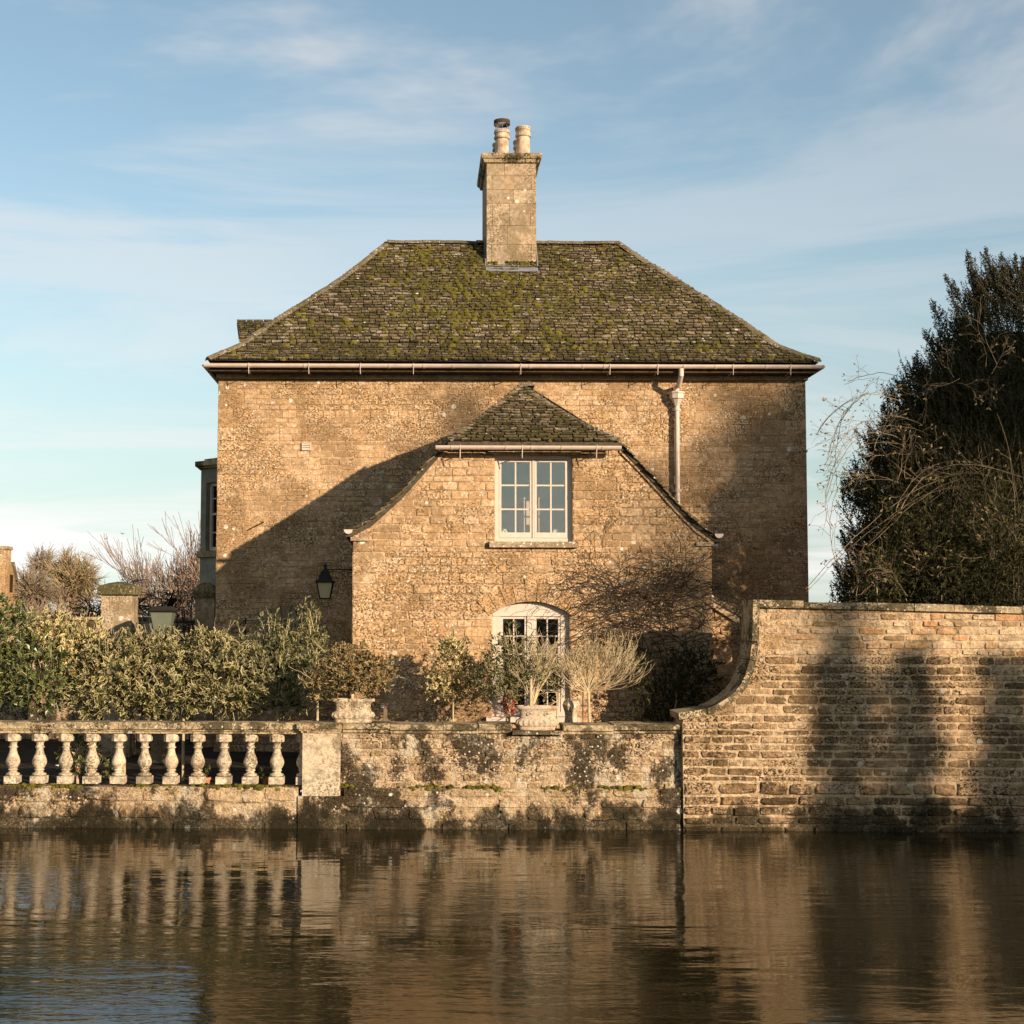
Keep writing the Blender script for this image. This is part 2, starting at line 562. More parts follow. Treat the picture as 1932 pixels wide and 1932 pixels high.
# ------------------------------------------------------------------ setting: water, ground
t = NT('river_water')
w1 = t.noise(t.pos((0.42, 1.5, 1)), 1.5, 2, 0.5, 0.5)
w2 = t.noise(t.pos((0.75, 2.0, 1)), 5.0, 2, 0.55, 0.4)
w4 = t.noise(t.pos((1.0, 2.2, 1)), 15.0, 2, 0.5, 0.2)
w3 = t.noise(t.pos((0.30, 0.55, 1)), 0.6, 3, 0.6)
calm = t.rng(w3, 0.36, 0.60, 0.12, 1.0)
hh = t.math('ADD', t.math('MULTIPLY', w1, 1.0), t.math('MULTIPLY', t.math('ADD', t.math('MULTIPLY', w2, 0.46), t.math('MULTIPLY', w4, 0.11)), calm))
nb = t.bump(hh, 0.0105, 1.0)
mud = t.mix(t.noise(t.pos(), 0.5, 4, 0.6), (0.008, 0.006, 0.0022), (0.026, 0.019, 0.0065))
b = t.n('ShaderNodeBsdfPrincipled')
t.put(b.inputs['Base Color'], mud)
b.inputs['Roughness'].default_value = 0.03
b.inputs['IOR'].default_value = 1.333
b.inputs['Specular IOR Level'].default_value = 0.5
t.put(b.inputs['Normal'], nb)
M['water'] = t.done(b.outputs[0])

YG = 19.3            # river wall face
YT = 19.18           # tall wall face
YW = 21.0            # wing front
YH = 25.0            # main house front
ZG = 0.45            # garden ground

mb = MB()
mb.add([(-90, 2, 0), (90, 2, 0), (90, YG + 0.3, 0), (-90, YG + 0.3, 0)], [(0, 1, 2, 3)])
struct(mb.build('river_water', M['water']))
mb = MB()
mb.add([(-900, YG + 0.25, ZG), (900, YG + 0.25, ZG), (900, 2500, ZG), (-900, 2500, ZG)], [(0, 1, 2, 3)])
struct(mb.build('garden_ground', M['soil']))
mb = MB()
mb.add([(-900, 2, 0.9), (900, 2, 0.9), (900, -900, 0.9), (-900, -900, 0.9), (-900, 2.2, -0.3), (900, 2.2, -0.3)], [(0, 3, 2, 1), (0, 1, 5, 4)])
struct(mb.build('near_bank_ground', M['bank']))


# ------------------------------------------------------------------ stones
def unit_stone(rng, w=0.33, h=0.13, rough=1.0, bev=0.011):
    j = 0.006 * rough
    pts = []
    for sx, sz in ((-1, -1), (0, -1), (1, -1), (1, 0), (1, 1), (0, 1), (-1, 1), (-1, 0)):
        x, z = sx * 0.5, sz * 0.5
        if sx and sz:
            x -= sx * rng.uniform(0, 2.6 * j) / w
            z -= sz * rng.uniform(0, 2.0 * j) / h
        x += rng.uniform(-j, j * 0.3) / w * (1 if sx >= 0 else -1)
        z += rng.uniform(-j, j * 0.3) / h * (1 if sz >= 0 else -1)
        pts.append((x, z))
    vs = [(x, 0.0, z) for x, z in pts]
    vs += [(x, -0.62 + rng.uniform(-0.14, 0.1) * rough, z) for x, z in pts]
    vs += [(x - math.copysign(min(bev / w, abs(x)), x), -0.95 + rng.uniform(-0.13, 0.05) * rough, z - math.copysign(min(bev / h, abs(z)), z)) for x, z in pts]
    vs.append((rng.uniform(-.1, .1), -1.0 + rng.uniform(-0.1, 0.1) * rough, rng.uniform(-.1, .1)))
    fs = []
    for i in range(8):
        k = (i + 1) % 8
        fs += [(i, k, k + 8, i + 8), (i + 8, k + 8, k + 16, i + 16), (i + 16, k + 16, 24)]
    return vs, fs


rng = random.Random(11)
POOL = {'house': [unit_stone(rng, 0.33, 0.13, 1.0, 0.008) for _ in range(28)],
        'block': [unit_stone(rng, 0.55, 0.26, 0.5, 0.009) for _ in range(12)],
        'wall': [unit_stone(rng, 0.36, 0.12, 1.7, 0.009) for _ in range(28)],
        'rough': [unit_stone(rng, 0.5, 0.18, 2.2, 0.02) for _ in range(20)]}
MESHES = {}


def pool_mesh(kind, i, mat):
    k = (kind, i, mat.name)
    if k not in MESHES:
        m_ = MB()
        m_.add(*POOL[kind][i])
        MESHES[k] = m_.mesh('stone', mat)
    return MESHES[k]


def courses(z0, z1, h, rng, breaks=()):
    zs = sorted(set([z0, z1] + [b for b in breaks if z0 + 0.03 < b < z1 - 0.03]))
    out = []
    for a, b_ in zip(zs, zs[1:]):
        n = max(1, round((b_ - a) / h))
        ws = [rng.uniform(0.70, 1.38) for _ in range(n)]
        s = sum(ws)
        z = a
        for w in ws:
            out.append((z, z + (b_ - a) * w / s))
            z += (b_ - a) * w / s
    return out


def lay(x0, x1, z0, z1, h, w, rng, openings=(), breaks=(), quoin=()):
    """rectangles of a coursed wall; openings: (xa, xb, za, zb)"""
    out = []
    for i, (za, zb) in enumerate(courses(z0, z1, h, rng, list(breaks) + [q for o in openings for q in o[2:4]])):
        spans = [(x0, x1)]
        for ox0, ox1, oz0, oz1 in openings:
            if min(zb, oz1) - max(za, oz0) > 0.012:
                ns = []
                for a, b_ in spans:
                    if ox1 <= a or ox0 >= b_:
                        ns.append((a, b_))
                        continue
                    if ox0 > a:
                        ns.append((a, ox0))
                    if ox1 < b_:
                        ns.append((ox1, b_))
                spans = ns
        for a, b_ in spans:
            x = a
            while x < b_ - 0.001:
                ww = rng.uniform(*w)
                if b_ - x - ww < w[0] * 0.7:
                    ww = b_ - x
                    if ww > w[1] * 1.3:
                        ww *= 0.5
                out.append((x, x + ww, za, zb))
                x += ww
    return out


def put_stones(rects, kind, face, parent, mat, rng, n_single, gap=0.009, depth=0.036, sink=0.016, top=None, name='stone', matfn=None, restname='stonework'):
    """the largest n_single become objects, the rest one joined part"""
    rest = MB()
    full, cut = [], []
    for (xa, xb, za, zb) in rects:
        if top is not None:
            ta, tb = top(xa + 1e-4), top(xb - 1e-4)
            if max(ta, tb) <= za + 0.02:
                continue
            if min(ta, tb) < zb:
                cut.append((xa, xb, za, zb, ta, tb))
                continue
        full.append((xa, xb, za, zb))
    order = sorted(range(len(full)), key=lambda i: -(full[i][1] - full[i][0]) * (full[i][3] - full[i][2]))
    single = set(order[:n_single])
    for i, (xa, xb, za, zb) in enumerate(full):
        g = gap * rng.uniform(0.6, 1.4)
        w, h = xb - xa - g, zb - za - g
        if w < 0.02 or h < 0.02:
            continue
        dz = rng.uniform(-0.004, 0.004)
        d = depth * rng.uniform(0.8, 1.2)
        k = rng.randrange(len(POOL[kind]))
        c = ((xa + xb) / 2, face + sink, (za + zb) / 2 + dz)
        rot = rng.uniform(-0.012, 0.012)
        mt = Matrix.Translation(c) @ Matrix.Rotation(rot, 4, 'Y') @ Matrix.Diagonal((w, d, h, 1))
        mm = mat if matfn is None else matfn(c, mat)
        if i in single:
            o = link(name, pool_mesh(kind, k, mm), parent)
            o.location = c
            o.rotation_euler = (0, rot, 0)
            o.scale = (w, d, h)
        else:
            vs, fs = POOL[kind][k]
            rest.add([mt @ V(q) for q in vs], fs)
    for (xa, xb, za, zb, ta, tb) in cut:
        xa, xb, za, zb = xa + gap / 2, xb - gap / 2, za + gap / 2, zb - gap / 2
        poly = [(xa, za), (xb, za), (xb, zb), (xa, zb)]
        res = []
        f = lambda q: q[1] - lerp(ta, tb, (q[0] - xa) / max(1e-6, xb - xa))
        for q, s in zip(poly, poly[1:] + poly[:1]):
            fq, fs_ = f(q), f(s)
            if fq <= 0:
                res.append(q)
            if (fq < 0) != (fs_ < 0) and abs(fq - fs_) > 1e-9:
                tt = fq / (fq - fs_)
                res.append((lerp(q[0], s[0], tt), lerp(q[1], s[1], tt)))
        if len(res) >= 3:
            rest.prism(res, face + sink - depth * rng.uniform(0.8, 1.1), face + sink)
    if rest.v:
        struct(rest.build(restname, mat, parent), 'stuff')


def wall_cols(mb, xs, bot, top, openings, y0, y1):
    """solid wall built of columns; openings: (xa, xb, za, ztop(x))"""
    xs = sorted(set(round(x, 5) for x in xs))
    for xa, xb in zip(xs, xs[1:]):
        if xb - xa < 1e-3:
            continue
        m_ = (xa + xb) / 2
        e = 1e-4
        segs = [((bot, bot), (top(xa + e), top(xb - e)))]
        for ox0, ox1, oz0, oz1 in openings:
            if ox0 < m_ < ox1:
                lo, hi = segs.pop()
                segs.append((lo, (oz0, oz0)))
                segs.append(((oz1(xa + e), oz1(xb - e)), hi))
        for lo, hi in segs:
            if hi[0] - lo[0] < 1e-3 and hi[1] - lo[1] < 1e-3:
                continue
            mb.prism([(xa, lo[0]), (xb, lo[1]), (xb, hi[1]), (xa, hi[0])], y0, y1)


def frange(a, b, n):
    return [a + (b - a) * i / n for i in range(n + 1)]


# ------------------------------------------------------------------ HOUSE
house = thing('stone_house', 'honey stone house with mossy hipped roof, chimney and gabled wing beside the river', 'house', (1.6, YH, ZG))
HX0, HX1 = at(409, 950, YH).x, at(1523, 950, YH).x
WX0, WX1 = at(665, 1100, YW).x, at(1343, 1100, YW).x
HZ1 = at(960, 706, YH).z

# ---- main front wall
ARC_U = 540
ax = at(ARC_U, 1180, YH)
aw = 0.30
arch_spring, arch_top = at(ARC_U, 1190, YH).z, at(ARC_U, 1171, YH).z


def seg_arch(xc, hw, zs, zt):
    h = zt - zs
    r = (hw * hw + h * h) / (2 * h)
    return lambda x: zt - r + math.sqrt(max(0.0, r * r - (x - xc) ** 2))


marc = seg_arch(ax.x, aw, arch_spring, arch_top)
m_open = [(ax.x - aw, ax.x + aw, 1.2, marc)]
mb = MB()
wall_cols(mb, [HX0, HX1] + frange(ax.x - aw, ax.x + aw, 8), ZG - 0.2, lambda x: HZ1, m_open, YH, YH + 0.45)
mb.box(HX0, HX0 + 0.4, YH + 0.45, YH + 6.2, ZG - 0.2, HZ1)
mb.box(HX1 - 0.4, HX1, YH + 0.45, YH + 6.2, ZG - 0.2, HZ1)
mb.box(HX0 + 0.4, HX1 - 0.4, YH + 5.8, YH + 6.2, ZG - 0.2, HZ1)
main_wall = mb.build('main_wall', M['mortar'], house)
rng = random.Random(5)
rects = []
za = ZG
# corner blocks, then coursed rubble between them
qz = courses(ZG, HZ1 - 0.02, 0.215, rng)
qL, qR = [], []
for i, (a, b_) in enumerate(qz):
    qL.append((HX0, HX0 + (0.46 if i % 2 else 0.28) + rng.uniform(-.03, .05), a, b_))
    qR.append((HX1 - (0.46 if i % 2 else 0.28) - rng.uniform(-.03, .05), HX1, a, b_))
allr = []
for i, (a, b_) in enumerate(qz):
    allr += lay(qL[i][1], qR[i][0], a, b_, 0.105, (0.13, 0.36), rng, [(ax.x - aw, ax.x + aw, 1.2, arch_top)] if a < arch_top and b_ > 1.2 else ())
# keep what the wing does not hide
allr = [r_ for r_ in allr if not (WX0 + 0.7 < r_[0] and r_[1] < WX1 - 0.5 and r_[3] < 4.0)]
put_stones(allr, 'house', YH, main_wall, M['stone'], rng, 130, gap=0.006, depth=0.021, sink=0.014)
put_stones(qL + qR, 'block', YH, main_wall, M['stone'], rng, 30, gap=0.004, depth=0.022, sink=0.014, restname='corner_stonework')
# voussoirs of the small arch
mb0 = []
for k in range(7):
    a0, a1 = R(152 - k * 17.7 + 0.6), R(152 - (k + 1) * 17.7 - 0.6)
    cz = arch_top - 0.36
    ri, ro = 0.37, 0.62
    mb = MB()
    mb.prism([(ax.x + ri * math.cos(a1), cz + ri * math.sin(a1)), (ax.x + ro * math.cos(a1), cz + ro * math.sin(a1)),
              (ax.x + ro * math.cos(a0), cz + ro * math.sin(a0)), (ax.x + ri * math.cos(a0), cz + ri * math.sin(a0))], YH - 0.03, YH + 0.05)
    mb.build('voussoir', M['ashlar'], main_wall)


def pane_grid(parent, x0, x1, z0, z1, cols, rows, bar, y, mat, glassmat):
    """glazing bars and one pane object for each light"""
    pw = (x1 - x0 - bar * (cols - 1)) / cols
    ph = (z1 - z0 - bar * (rows - 1)) / rows
    bars = MB()
    for i in range(1, cols):
        xx = x0 + i * (pw + bar) - bar
        bars.box(xx, xx + bar, y - 0.012, y + 0.012, z0, z1)
    for j in range(1, rows):
        zz = z0 + j * (ph + bar) - bar
        for i in range(cols):
            xx = x0 + i * (pw + bar)
            bars.box(xx, xx + pw, y - 0.010, y + 0.010, zz, zz + bar)
    bars.build('glazing_bar', mat, parent)
    for i in range(cols):
        for j in range(rows):
            g = MB()
            xx, zz = x0 + i * (pw + bar), z0 + j * (ph + bar)
            g.box(xx - 0.003, xx + pw + 0.003, y + 0.001, y + 0.005, zz - 0.003, zz + ph + 0.003)
            g.build('pane', glassmat, parent)


def rect_frame(mb, x0, x1, z0, z1, wl, wr, wb, wt_, y0, y1):
    mb.box(x0, x0 + wl, y0, y1, z0, z1)
    mb.box(x1 - wr, x1, y0, y1, z0, z1)
    mb.box(x0 + wl, x1 - wr, y0, y1, z0, z0 + wb)
    mb.box(x0 + wl, x1 - wr, y0, y1, z1 - wt_, z1)


# small arched window behind the hedge
mb = MB()
n = 8
for i in range(n):
    xa, xb = ax.x - aw + 2 * aw * i / n, ax.x - aw + 2 * aw * (i + 1) / n
    mb.prism([(xa, marc(xa) - 0.055), (xb, marc(xb) - 0.055), (xb, marc(xb) - 0.004), (xa, marc(xa) - 0.004)], YH + 0.10, YH + 0.15)
mb.box(ax.x - aw, ax.x - aw + 0.05, YH + 0.10, YH + 0.15, 1.2, arch_spring - 0.055)
mb.box(ax.x + aw - 0.05, ax.x + aw, YH + 0.10, YH + 0.15, 1.2, arch_spring - 0.055)
arched = mb.build('arched_window', M['paint'], house)
arched['label'] = 'small arched window low on the main wall above the hedge'
mb = MB()
poly = [(ax.x - aw + 0.02, 1.2), (ax.x + aw - 0.02, 1.2)] + [(x, marc(x) - 0.02) for x in reversed(frange(ax.x - aw + 0.02, ax.x + aw - 0.02, 8))]
mb.prism(poly, YH + 0.12, YH + 0.126)
mb.build('pane', M['glassdark'], arched)

# vent grille, wall rod, iron bracket
c = at(578, 843, YH)
mb = MB()
rect_frame(mb, c.x - 0.075, c.x + 0.075, c.z - 0.062, c.z + 0.062, 0.012, 0.012, 0.012, 0.012, YH - 0.035, YH - 0.005)
vent = mb.build('vent_grille', M['gutter'], house)
for k in range(3):
    mb = MB()
    z = c.z - 0.05 + k * 0.036
    mb.add([(c.x - 0.063, YH - 0.032, z), (c.x + 0.063, YH - 0.032, z), (c.x + 0.063, YH - 0.012, z + 0.03), (c.x - 0.063, YH - 0.012, z + 0.03),
            (c.x - 0.063, YH - 0.036, z + 0.004), (c.x + 0.063, YH - 0.036, z + 0.004), (c.x + 0.063, YH - 0.016, z + 0.034), (c.x - 0.063, YH - 0.016, z + 0.034)],
           [(0, 1, 2, 3), (4, 7, 6, 5), (0, 4, 5, 1), (1, 5, 6, 2), (2, 6, 7, 3), (3, 7, 4, 0)])
    mb.build('slat', M['gutter'], vent)
c = at(497, 985, YH)
mb = MB()
mb.tube([(c.x, YH + 0.05, c.z), (c.x + 0.01, YH - 0.34, c.z - 0.03)], 0.012, 6)
mb.build('iron_rod', M['iron'], house)
c = at(452, 1190, YH)
mb = MB()
mb.tube([(c.x + 0.1, YH - 0.03, c.z + 0.22), (c.x + 0.1, YH - 0.03, c.z - 0.15)], 0.012, 5)
mb.tube([(c.x + 0.1, YH - 0.03, c.z + 0.18), (c.x - 0.12, YH - 0.2, c.z - 0.02), (c.x + 0.1, YH - 0.03, c.z - 0.02)], 0.009, 5)
mb.build('iron_bracket', M['iron'], house)

# ---- main roof
LH = [(680, 392), (668, 420), (655, 455), (607, 520), (530, 640), (496, 686), (460, 730)]        # (v, u) of the left hip
RH = [(684, 1545), (672, 1510), (655, 1468), (610, 1400), (535, 1280), (499, 1222), (463, 1168)]
YE = 24.62
prof = []                      # (Y, z, xl, xr)
p0 = at(392, 681, YE)
for (vl, ul), (vr, ur) in zip(LH, RH):
    Y = YE
    for _ in range(30):
        q = at(ul, vl, Y)
        Y = YE + (q.x - p0.x) * 0.98
    pl, pr_ = at(ul, vl, Y), at(ur, vr, Y)
    prof.append((Y, (pl.z + pr_.z) / 2, pl.x, pr_.x))
YR, ZR, RXL, RXR = prof[-1]
slen = [0.0]
for a, b_ in zip(prof, prof[1:]):
    slen.append(slen[-1] + math.hypot(b_[0] - a[0], b_[1] - a[1]))
SL = slen[-1]


def roof_at(s):
    """slope distance from the eave -> Y, z, xl, xr, tangent (dy, dz)"""
    s = min(max(s, 0), SL - 1e-6)
    for i in range(len(slen) - 1):
        if s <= slen[i + 1]:
            f = (s - slen[i]) / (slen[i + 1] - slen[i])
            a, b_ = prof[i], prof[i + 1]
            L = slen[i + 1] - slen[i]
            return [lerp(a[k], b_[k], f) for k in range(4)] + [(b_[0] - a[0]) / L, (b_[1] - a[1]) / L]


YB = 2 * YR - YE
mb = MB()
n = len(prof)
for (Y, z, xl, xr) in prof:
    mb.v += [(xl, Y, z), (xr, Y, z), (xr, 2 * YR - Y, z), (xl, 2 * YR - Y, z)]
for i in range(n - 1):
    for k in range(4):
        k2 = (k + 1) % 4
        mb.f.append((i * 4 + k, i * 4 + k2, i * 4 + 4 + k2, i * 4 + 4 + k))
mb.f.append((3, 2, 1, 0))
roof = mb.build('roof', M['darkroof'], house)
roof['label'] = 'mossy stone-slated hipped roof'


def tile_box(rng, w, L, th):
    """slate in its own frame: x across, y up the slope (0 = lower edge), z out of the roof"""
    jl, jr = rng.uniform(-.016, .016), rng.uniform(-.016, .016)
    c1, c2 = rng.uniform(0, .10), rng.uniform(0, .10)
    return ([(-w / 2 + c1, jl, th * 0.25), (w / 2 - c2, jr, th * 0.25), (w / 2, L, -0.012), (-w / 2, L, -0.012),
             (-w / 2 + c1, jl + 0.004, th * rng.uniform(0.85, 1.15)), (w / 2 - c2, jr + 0.004, th * rng.uniform(0.85, 1.15)), (w / 2, L, 0.002), (-w / 2, L, 0.002)],
            [(0, 3, 2, 1), (4, 5, 6, 7), (0, 1, 5, 4), (1, 2, 6, 5), (2, 3, 7, 6), (3, 0, 4, 7)],
            [(0, 0), (0, 0), (1, 0), (1, 0), (0.06, 0), (0.06, 0), (1, 0), (1, 0)])


rng = random.Random(21)
TILES = [tile_box(rng, 1.0, 0.15, 0.036) for _ in range(16)]
TILEM = []
for q in TILES:
    m_ = MB()
    m_.add(*q)
    TILEM.append(m_.mesh('tile', M['tile']))


def put_tile(pos, tx, ty, w, rest, parent, single, rng, ls=1.0):
    nz = tx.cross(ty).normalized()
    k = rng.randrange(len(TILES))
    th = rng.uniform(0.75, 1.35)
    mt = Matrix(((tx.x, ty.x, nz.x, pos.x), (tx.y, ty.y, nz.y, pos.y), (tx.z, ty.z, nz.z, pos.z), (0, 0, 0, 1)))
    rz = Matrix.Rotation(rng.uniform(-0.02, 0.02), 4, 'Z')
    mt = mt @ rz @ Matrix.Diagonal((w, ls, th, 1))
    if single:
        o = link('tile', TILEM[k], parent)
        o.matrix_local = mt
    else:
        rest.add([mt @ V(q) for q in TILES[k][0]], TILES[k][1], TILES[k][2])


# chimney footprint, so that slates stop at it
CHX0, CHX1 = at(917, 430, 27.0).x, at(1013, 430, 27.0).x
rest = MB()
moss = MB()
s = 0.0
row = 0
cand = []
while s < SL - 0.02:
    f = s / SL
    ex = lerp(0.098, 0.080, f) * rng.uniform(0.93, 1.07)
    Y, z, xl, xr, ty_, tz_ = roof_at(s)
    x = xl - 0.01
    while x < xr - 0.02:
        w = min(rng.uniform(0.08, 0.19), xr + 0.01 - x)
        sag = 0.02 * math.sin(x * 1.3 + 0.7) + 0.012 * math.sin(x * 3.1 + s * 2)
        cand.append((x + w / 2, s, w - 0.007, Y, z + sag * f, ty_, tz_, ex))
        x += w
    s += ex
    row += 1
single_ids = set(sorted(range(len(cand)), key=lambda i: -cand[i][2] * (1.3 if 0.75 < cand[i][1] < 3.6 else 1.0))[:220])


def moss_clump(mb, c, nrm, r, rng, flat=0.7):
    a = nrm.cross(V((1, 0.1, 0))).normalized()
    b_ = nrm.cross(a)
    vs = []
    for k in range(6):
        w = k * math.pi / 3 + rng.uniform(-.3, .3)
        rr = r * rng.uniform(0.7, 1.25)
        vs.append(c + (a * math.cos(w) * 0.8 + b_ * math.sin(w) * 1.25) * rr - nrm * 0.012)
    for k in range(6):
        w = k * math.pi / 3 + rng.uniform(-.4, .4)
        rr = r * rng.uniform(0.45, 0.75)
        vs.append(c + (a * math.cos(w) * 0.8 + b_ * math.sin(w) * 1.25) * rr + nrm * r * flat * rng.uniform(0.5, 1))
    vs.append(c + nrm * r * flat * rng.uniform(0.7, 1.2))
    fs = []
    for k in range(6):
        k2 = (k + 1) % 6
        fs += [(k, k2, k2 + 6, k + 6), (k + 6, k2 + 6, 12)]
    mb.add(vs, fs)


def blob(u, v, cu, cv, ru, rv):
    return math.exp(-(((u - cu) / ru) ** 2 + ((v - cv) / rv) ** 2))


for i, (x, s, w, Y, z, ty_, tz_, ex) in enumerate(cand):
    pos = V((x, Y, z + 0.012))
    put_tile(pos, V((1, 0, 0)), V((0, ty_, tz_)), w, rest, roof, i in single_ids, rng)
    u = U0 + x / Y * FD
    v = 1165 - (z - CAMZ) / Y * FD
    dens = 0.22 + 1.8 * blob(u, v, 890, 560, 120, 55) + 1.3 * blob(u, v, 1010, 565, 120, 55) + 1.3 * blob(u, v, 800, 475, 120, 26) + 0.5 * blob(u, v, 1120, 480, 60, 30) \
        + 0.35 * blob(u, v, 700, 640, 200, 40) + 0.25 * blob(u, v, 1000, 640, 300, 40) + 0.3 * blob(u, v, 480, 655, 60, 15)
    if u < 700 and v < 600:
        dens *= 0.5
    dens *= 0.7 + 0.6 * math.sin(x * 5 + s * 3) * math.sin(x * 2.1 - s * 4.2)
    nn = V((0, -tz_, ty_))
    for _ in range(2):
        if rng.random() < dens * 0.75:
            moss_clump(moss, pos + V((rng.uniform(-.5, .5) * w, 0, 0)) + V((0, ty_, tz_)) * rng.uniform(-0.012, 0.03) + nn * 0.022, nn, rng.choice((0.02, 0.026, 0.034, 0.045, 0.06)) * rng.uniform(0.8, 1.1), rng)
struct(rest.build('slates', M['tile'], roof), 'stuff')
struct(moss.build('moss', M['moss'], roof), 'stuff')

# hip and ridge stones
hips = MB()
rng = random.Random(8)


def ridge_line(mb, a, b_, r, L, rng, up=V((0, 0, 1))):
    d = b_ - a
    n_ = max(1, int(d.length / L))
    d.normalize()
    side = d.cross(up).normalized()
    nup = side.cross(d).normalized()
    for i in range(n_):
        p_ = a.lerp(b_, i / n_)
        q = a.lerp(b_, (i + 1.04) / n_)
        o1 = nup * rng.uniform(0.0, 0.016)
        o2 = nup * rng.uniform(-0.01, 0.01)
        vs = []
        for c_, o in ((p_, o1), (q, o2)):
            for w in (-1, -0.6, 0, 0.6, 1):
                vs.append(c_ + o + side * w * r + nup * (r * 0.75 * (1 - abs(w) ** 1.8)) - nup * 0.02)
        fs = [(k, k + 1, k + 6, k + 5) for k in range(4)] + [(0, 5, 9, 4), (4, 3, 2, 1, 0), (5, 6, 7, 8, 9)]
        mb.add(vs, fs)


for side in (2, 3):
    for a, b_ in zip(prof, prof[1:]):
        ridge_line(hips, V((a[side], a[0], a[1] + 0.02)), V((b_[side], b_[0], b_[1] + 0.02)), 0.085, 0.24, rng)
ridge_line(hips, V((RXL, YR, ZR + 0.02)), V((RXR, YR, ZR + 0.02)), 0.10, 0.33, rng)
struct(hips.build('ridge_stones', M['slate'], roof), 'stuff')


# ---- small dormers on the flanks
def dormer(u0, u1, v0, v1, Y, sgn):
    a = at(u0, v0, Y)
    b_ = at(u1, v0, Y)
    c_ = at(u1 + sgn * 18, v1, Y - 0.6)
    d_ = at(u0 - sgn * -4, v1 - 2, Y - 0.6)
    mb = MB()
    yb = Y + 0.6
    vs = [a, b_, c_, d_, V((c_.x, yb, c_.z)), V((d_.x, yb, d_.z))]
    th = V((0, 0, -0.06))
    vs2 = [q + th for q in vs]
    mb.add(vs + vs2, [(0, 1, 2, 3), (0, 5, 4, 1), (6, 9, 8, 7), (6, 7, 10, 11), (0, 3, 9, 6), (3, 2, 8, 9), (0, 6, 11, 5), (1, 7, 8, 2), (1, 4, 10, 7), (5, 11, 10, 4)])
    o = mb.build('dormer_roof', M['slate'], house)
    rr = MB()
    rngd = random.Random(3)
    ms = MB()
    tx = (b_ - a).normalized()
    ty = (a - d_).normalized()
    L = (a - d_).length
    W = (b_ - a).length
    nn = tx.cross(ty) if tx.cross(ty).y < 0 else -tx.cross(ty)
    s_ = 0
    while s_ < L - 0.02:
        x_ = 0
        while x_ < W:
            w = rngd.uniform(0.1, 0.2)
            pos = d_.lerp(a, s_ / L) + tx * (x_ + w / 2)
            mt = Matrix(((tx.x, ty.x, nn.x, pos.x), (tx.y, ty.y, nn.y, pos.y), (tx.z, ty.z, nn.z, pos.z), (0, 0, 0, 1))) @ Matrix.Diagonal((w * .95, 1, 1, 1))
            q = TILES[rngd.randrange(16)]
            rr.add([mt @ V(p_) for p_ in q[0]], q[1], q[2])
            if rngd.random() < 0.6:
                moss_clump(ms, pos + nn * 0.025, nn, rngd.uniform(0.015, 0.03), rngd)
            x_ += w
        s_ += 0.09
    struct(rr.build('slates', M['tile'], o), 'stuff')
    struct(ms.build('moss', M['moss'], o), 'stuff')
    mb = MB()
    x0, x1 = sorted((d_.x + sgn * 0.08, c_.x + sgn * 0.3))
    mb.box(x0, x1, Y - 0.5, Y + 0.5, d_.z - 0.8, d_.z - 0.03)
    mb.build('dormer_wall', M['render'], house)


dormer(447, 512, 608, 641, 27.3, 1)
dormer(1421, 1398, 618, 640, 27.3, -1)

# ---- gutters
GZ = at(960, 693, YE - 0.05).z


def half_gutter(mb, a, b_, r, n=8, th=0.006):
    """half-round channel from a to b, opening upward"""
    d = (b_ - a).normalized()
    side = d.cross(V((0, 0, 1))).normalized()
    vs = []
    for c_ in (a, b_):
        for rr in (r, r - th):
            for k in range(n + 1):
                w = math.pi * k / n
                vs.append(c_ + side * math.cos(w) * rr - V((0, 0, 1)) * math.sin(w) * rr)
    m_ = n + 1
    fs = []
    for k in range(n):
        fs += [(k, k + 1, 2 * m_ + k + 1, 2 * m_ + k), (m_ + k + 1, m_ + k, 3 * m_ + k, 3 * m_ + k + 1)]
    fs += [(0, 2 * m_, 3 * m_, m_), (n, m_ + n, 3 * m_ + n, 2 * m_ + n)]
    fs += [tuple(range(m_ - 1, -1, -1)), tuple(range(2 * m_, 3 * m_))]
    mb.add(vs, fs)


gl, gr = at(385, 690, YE - 0.06), at(1553, 693, YE - 0.06)
gl.z = gl.z + 0.03
gr.z = gr.z + 0.03
mb = MB()
half_gutter(mb, gl, gr, 0.062)
half_gutter(mb, V((gl.x + 0.02, YE - 0.06, gl.z)), V((gl.x + 0.02, YB, gl.z)), 0.062)
half_gutter(mb, V((gr.x - 0.02, YE - 0.06, gr.z)), V((gr.x - 0.02, YB, gr.z)), 0.062)
gut = mb.build('gutter', M['gutter'], house)
for u in (470, 575, 735, 800, 855, 1000, 1100, 1140, 1290, 1350, 1445):      # joint collars
    c = gl.lerp(gr, (u - 385) / 1168)
    mb = MB()
    half_gutter(mb, c - V((0.018, 0, 0)), c + V((0.018, 0, 0)), 0.069, 8, 0.012)
    mb.build('joint_collar', M['gutter'], gut)
for u in (470, 583, 780, 982, 1150, 1382, 1490, 1240, 680):
    c = gl.lerp(gr, (u - 385) / 1168)
    mb = MB()
    mb.tube([c + V((0, -0.066, 0.01)), c + V((0, -0.066, -0.08)), c + V((0, -0.05, -0.17))], 0.006, 5)
    mb.tube([c + V((0, -0.06, -0.11)), V((c.x, YH - 0.01, c.z - 0.13))], 0.006, 5)
    
    mb.build('gutter_bracket', M['gutter'], house)
mb = MB()
zs = GZ - 0.10
mb.box(HX0 - 0.02, HX1 + 0.02, YH - 0.10, YH + 0.3, HZ1 - 0.10, HZ1 - 0.025)
mb.build('eave_course', M['ashlar'], house)
mb = MB()
zs = gl.z + 0.03
mb.box(gl.x + 0.09, gr.x - 0.09, YE + 0.02, YH + 0.2, HZ1 - 0.022, zs + 0.005)
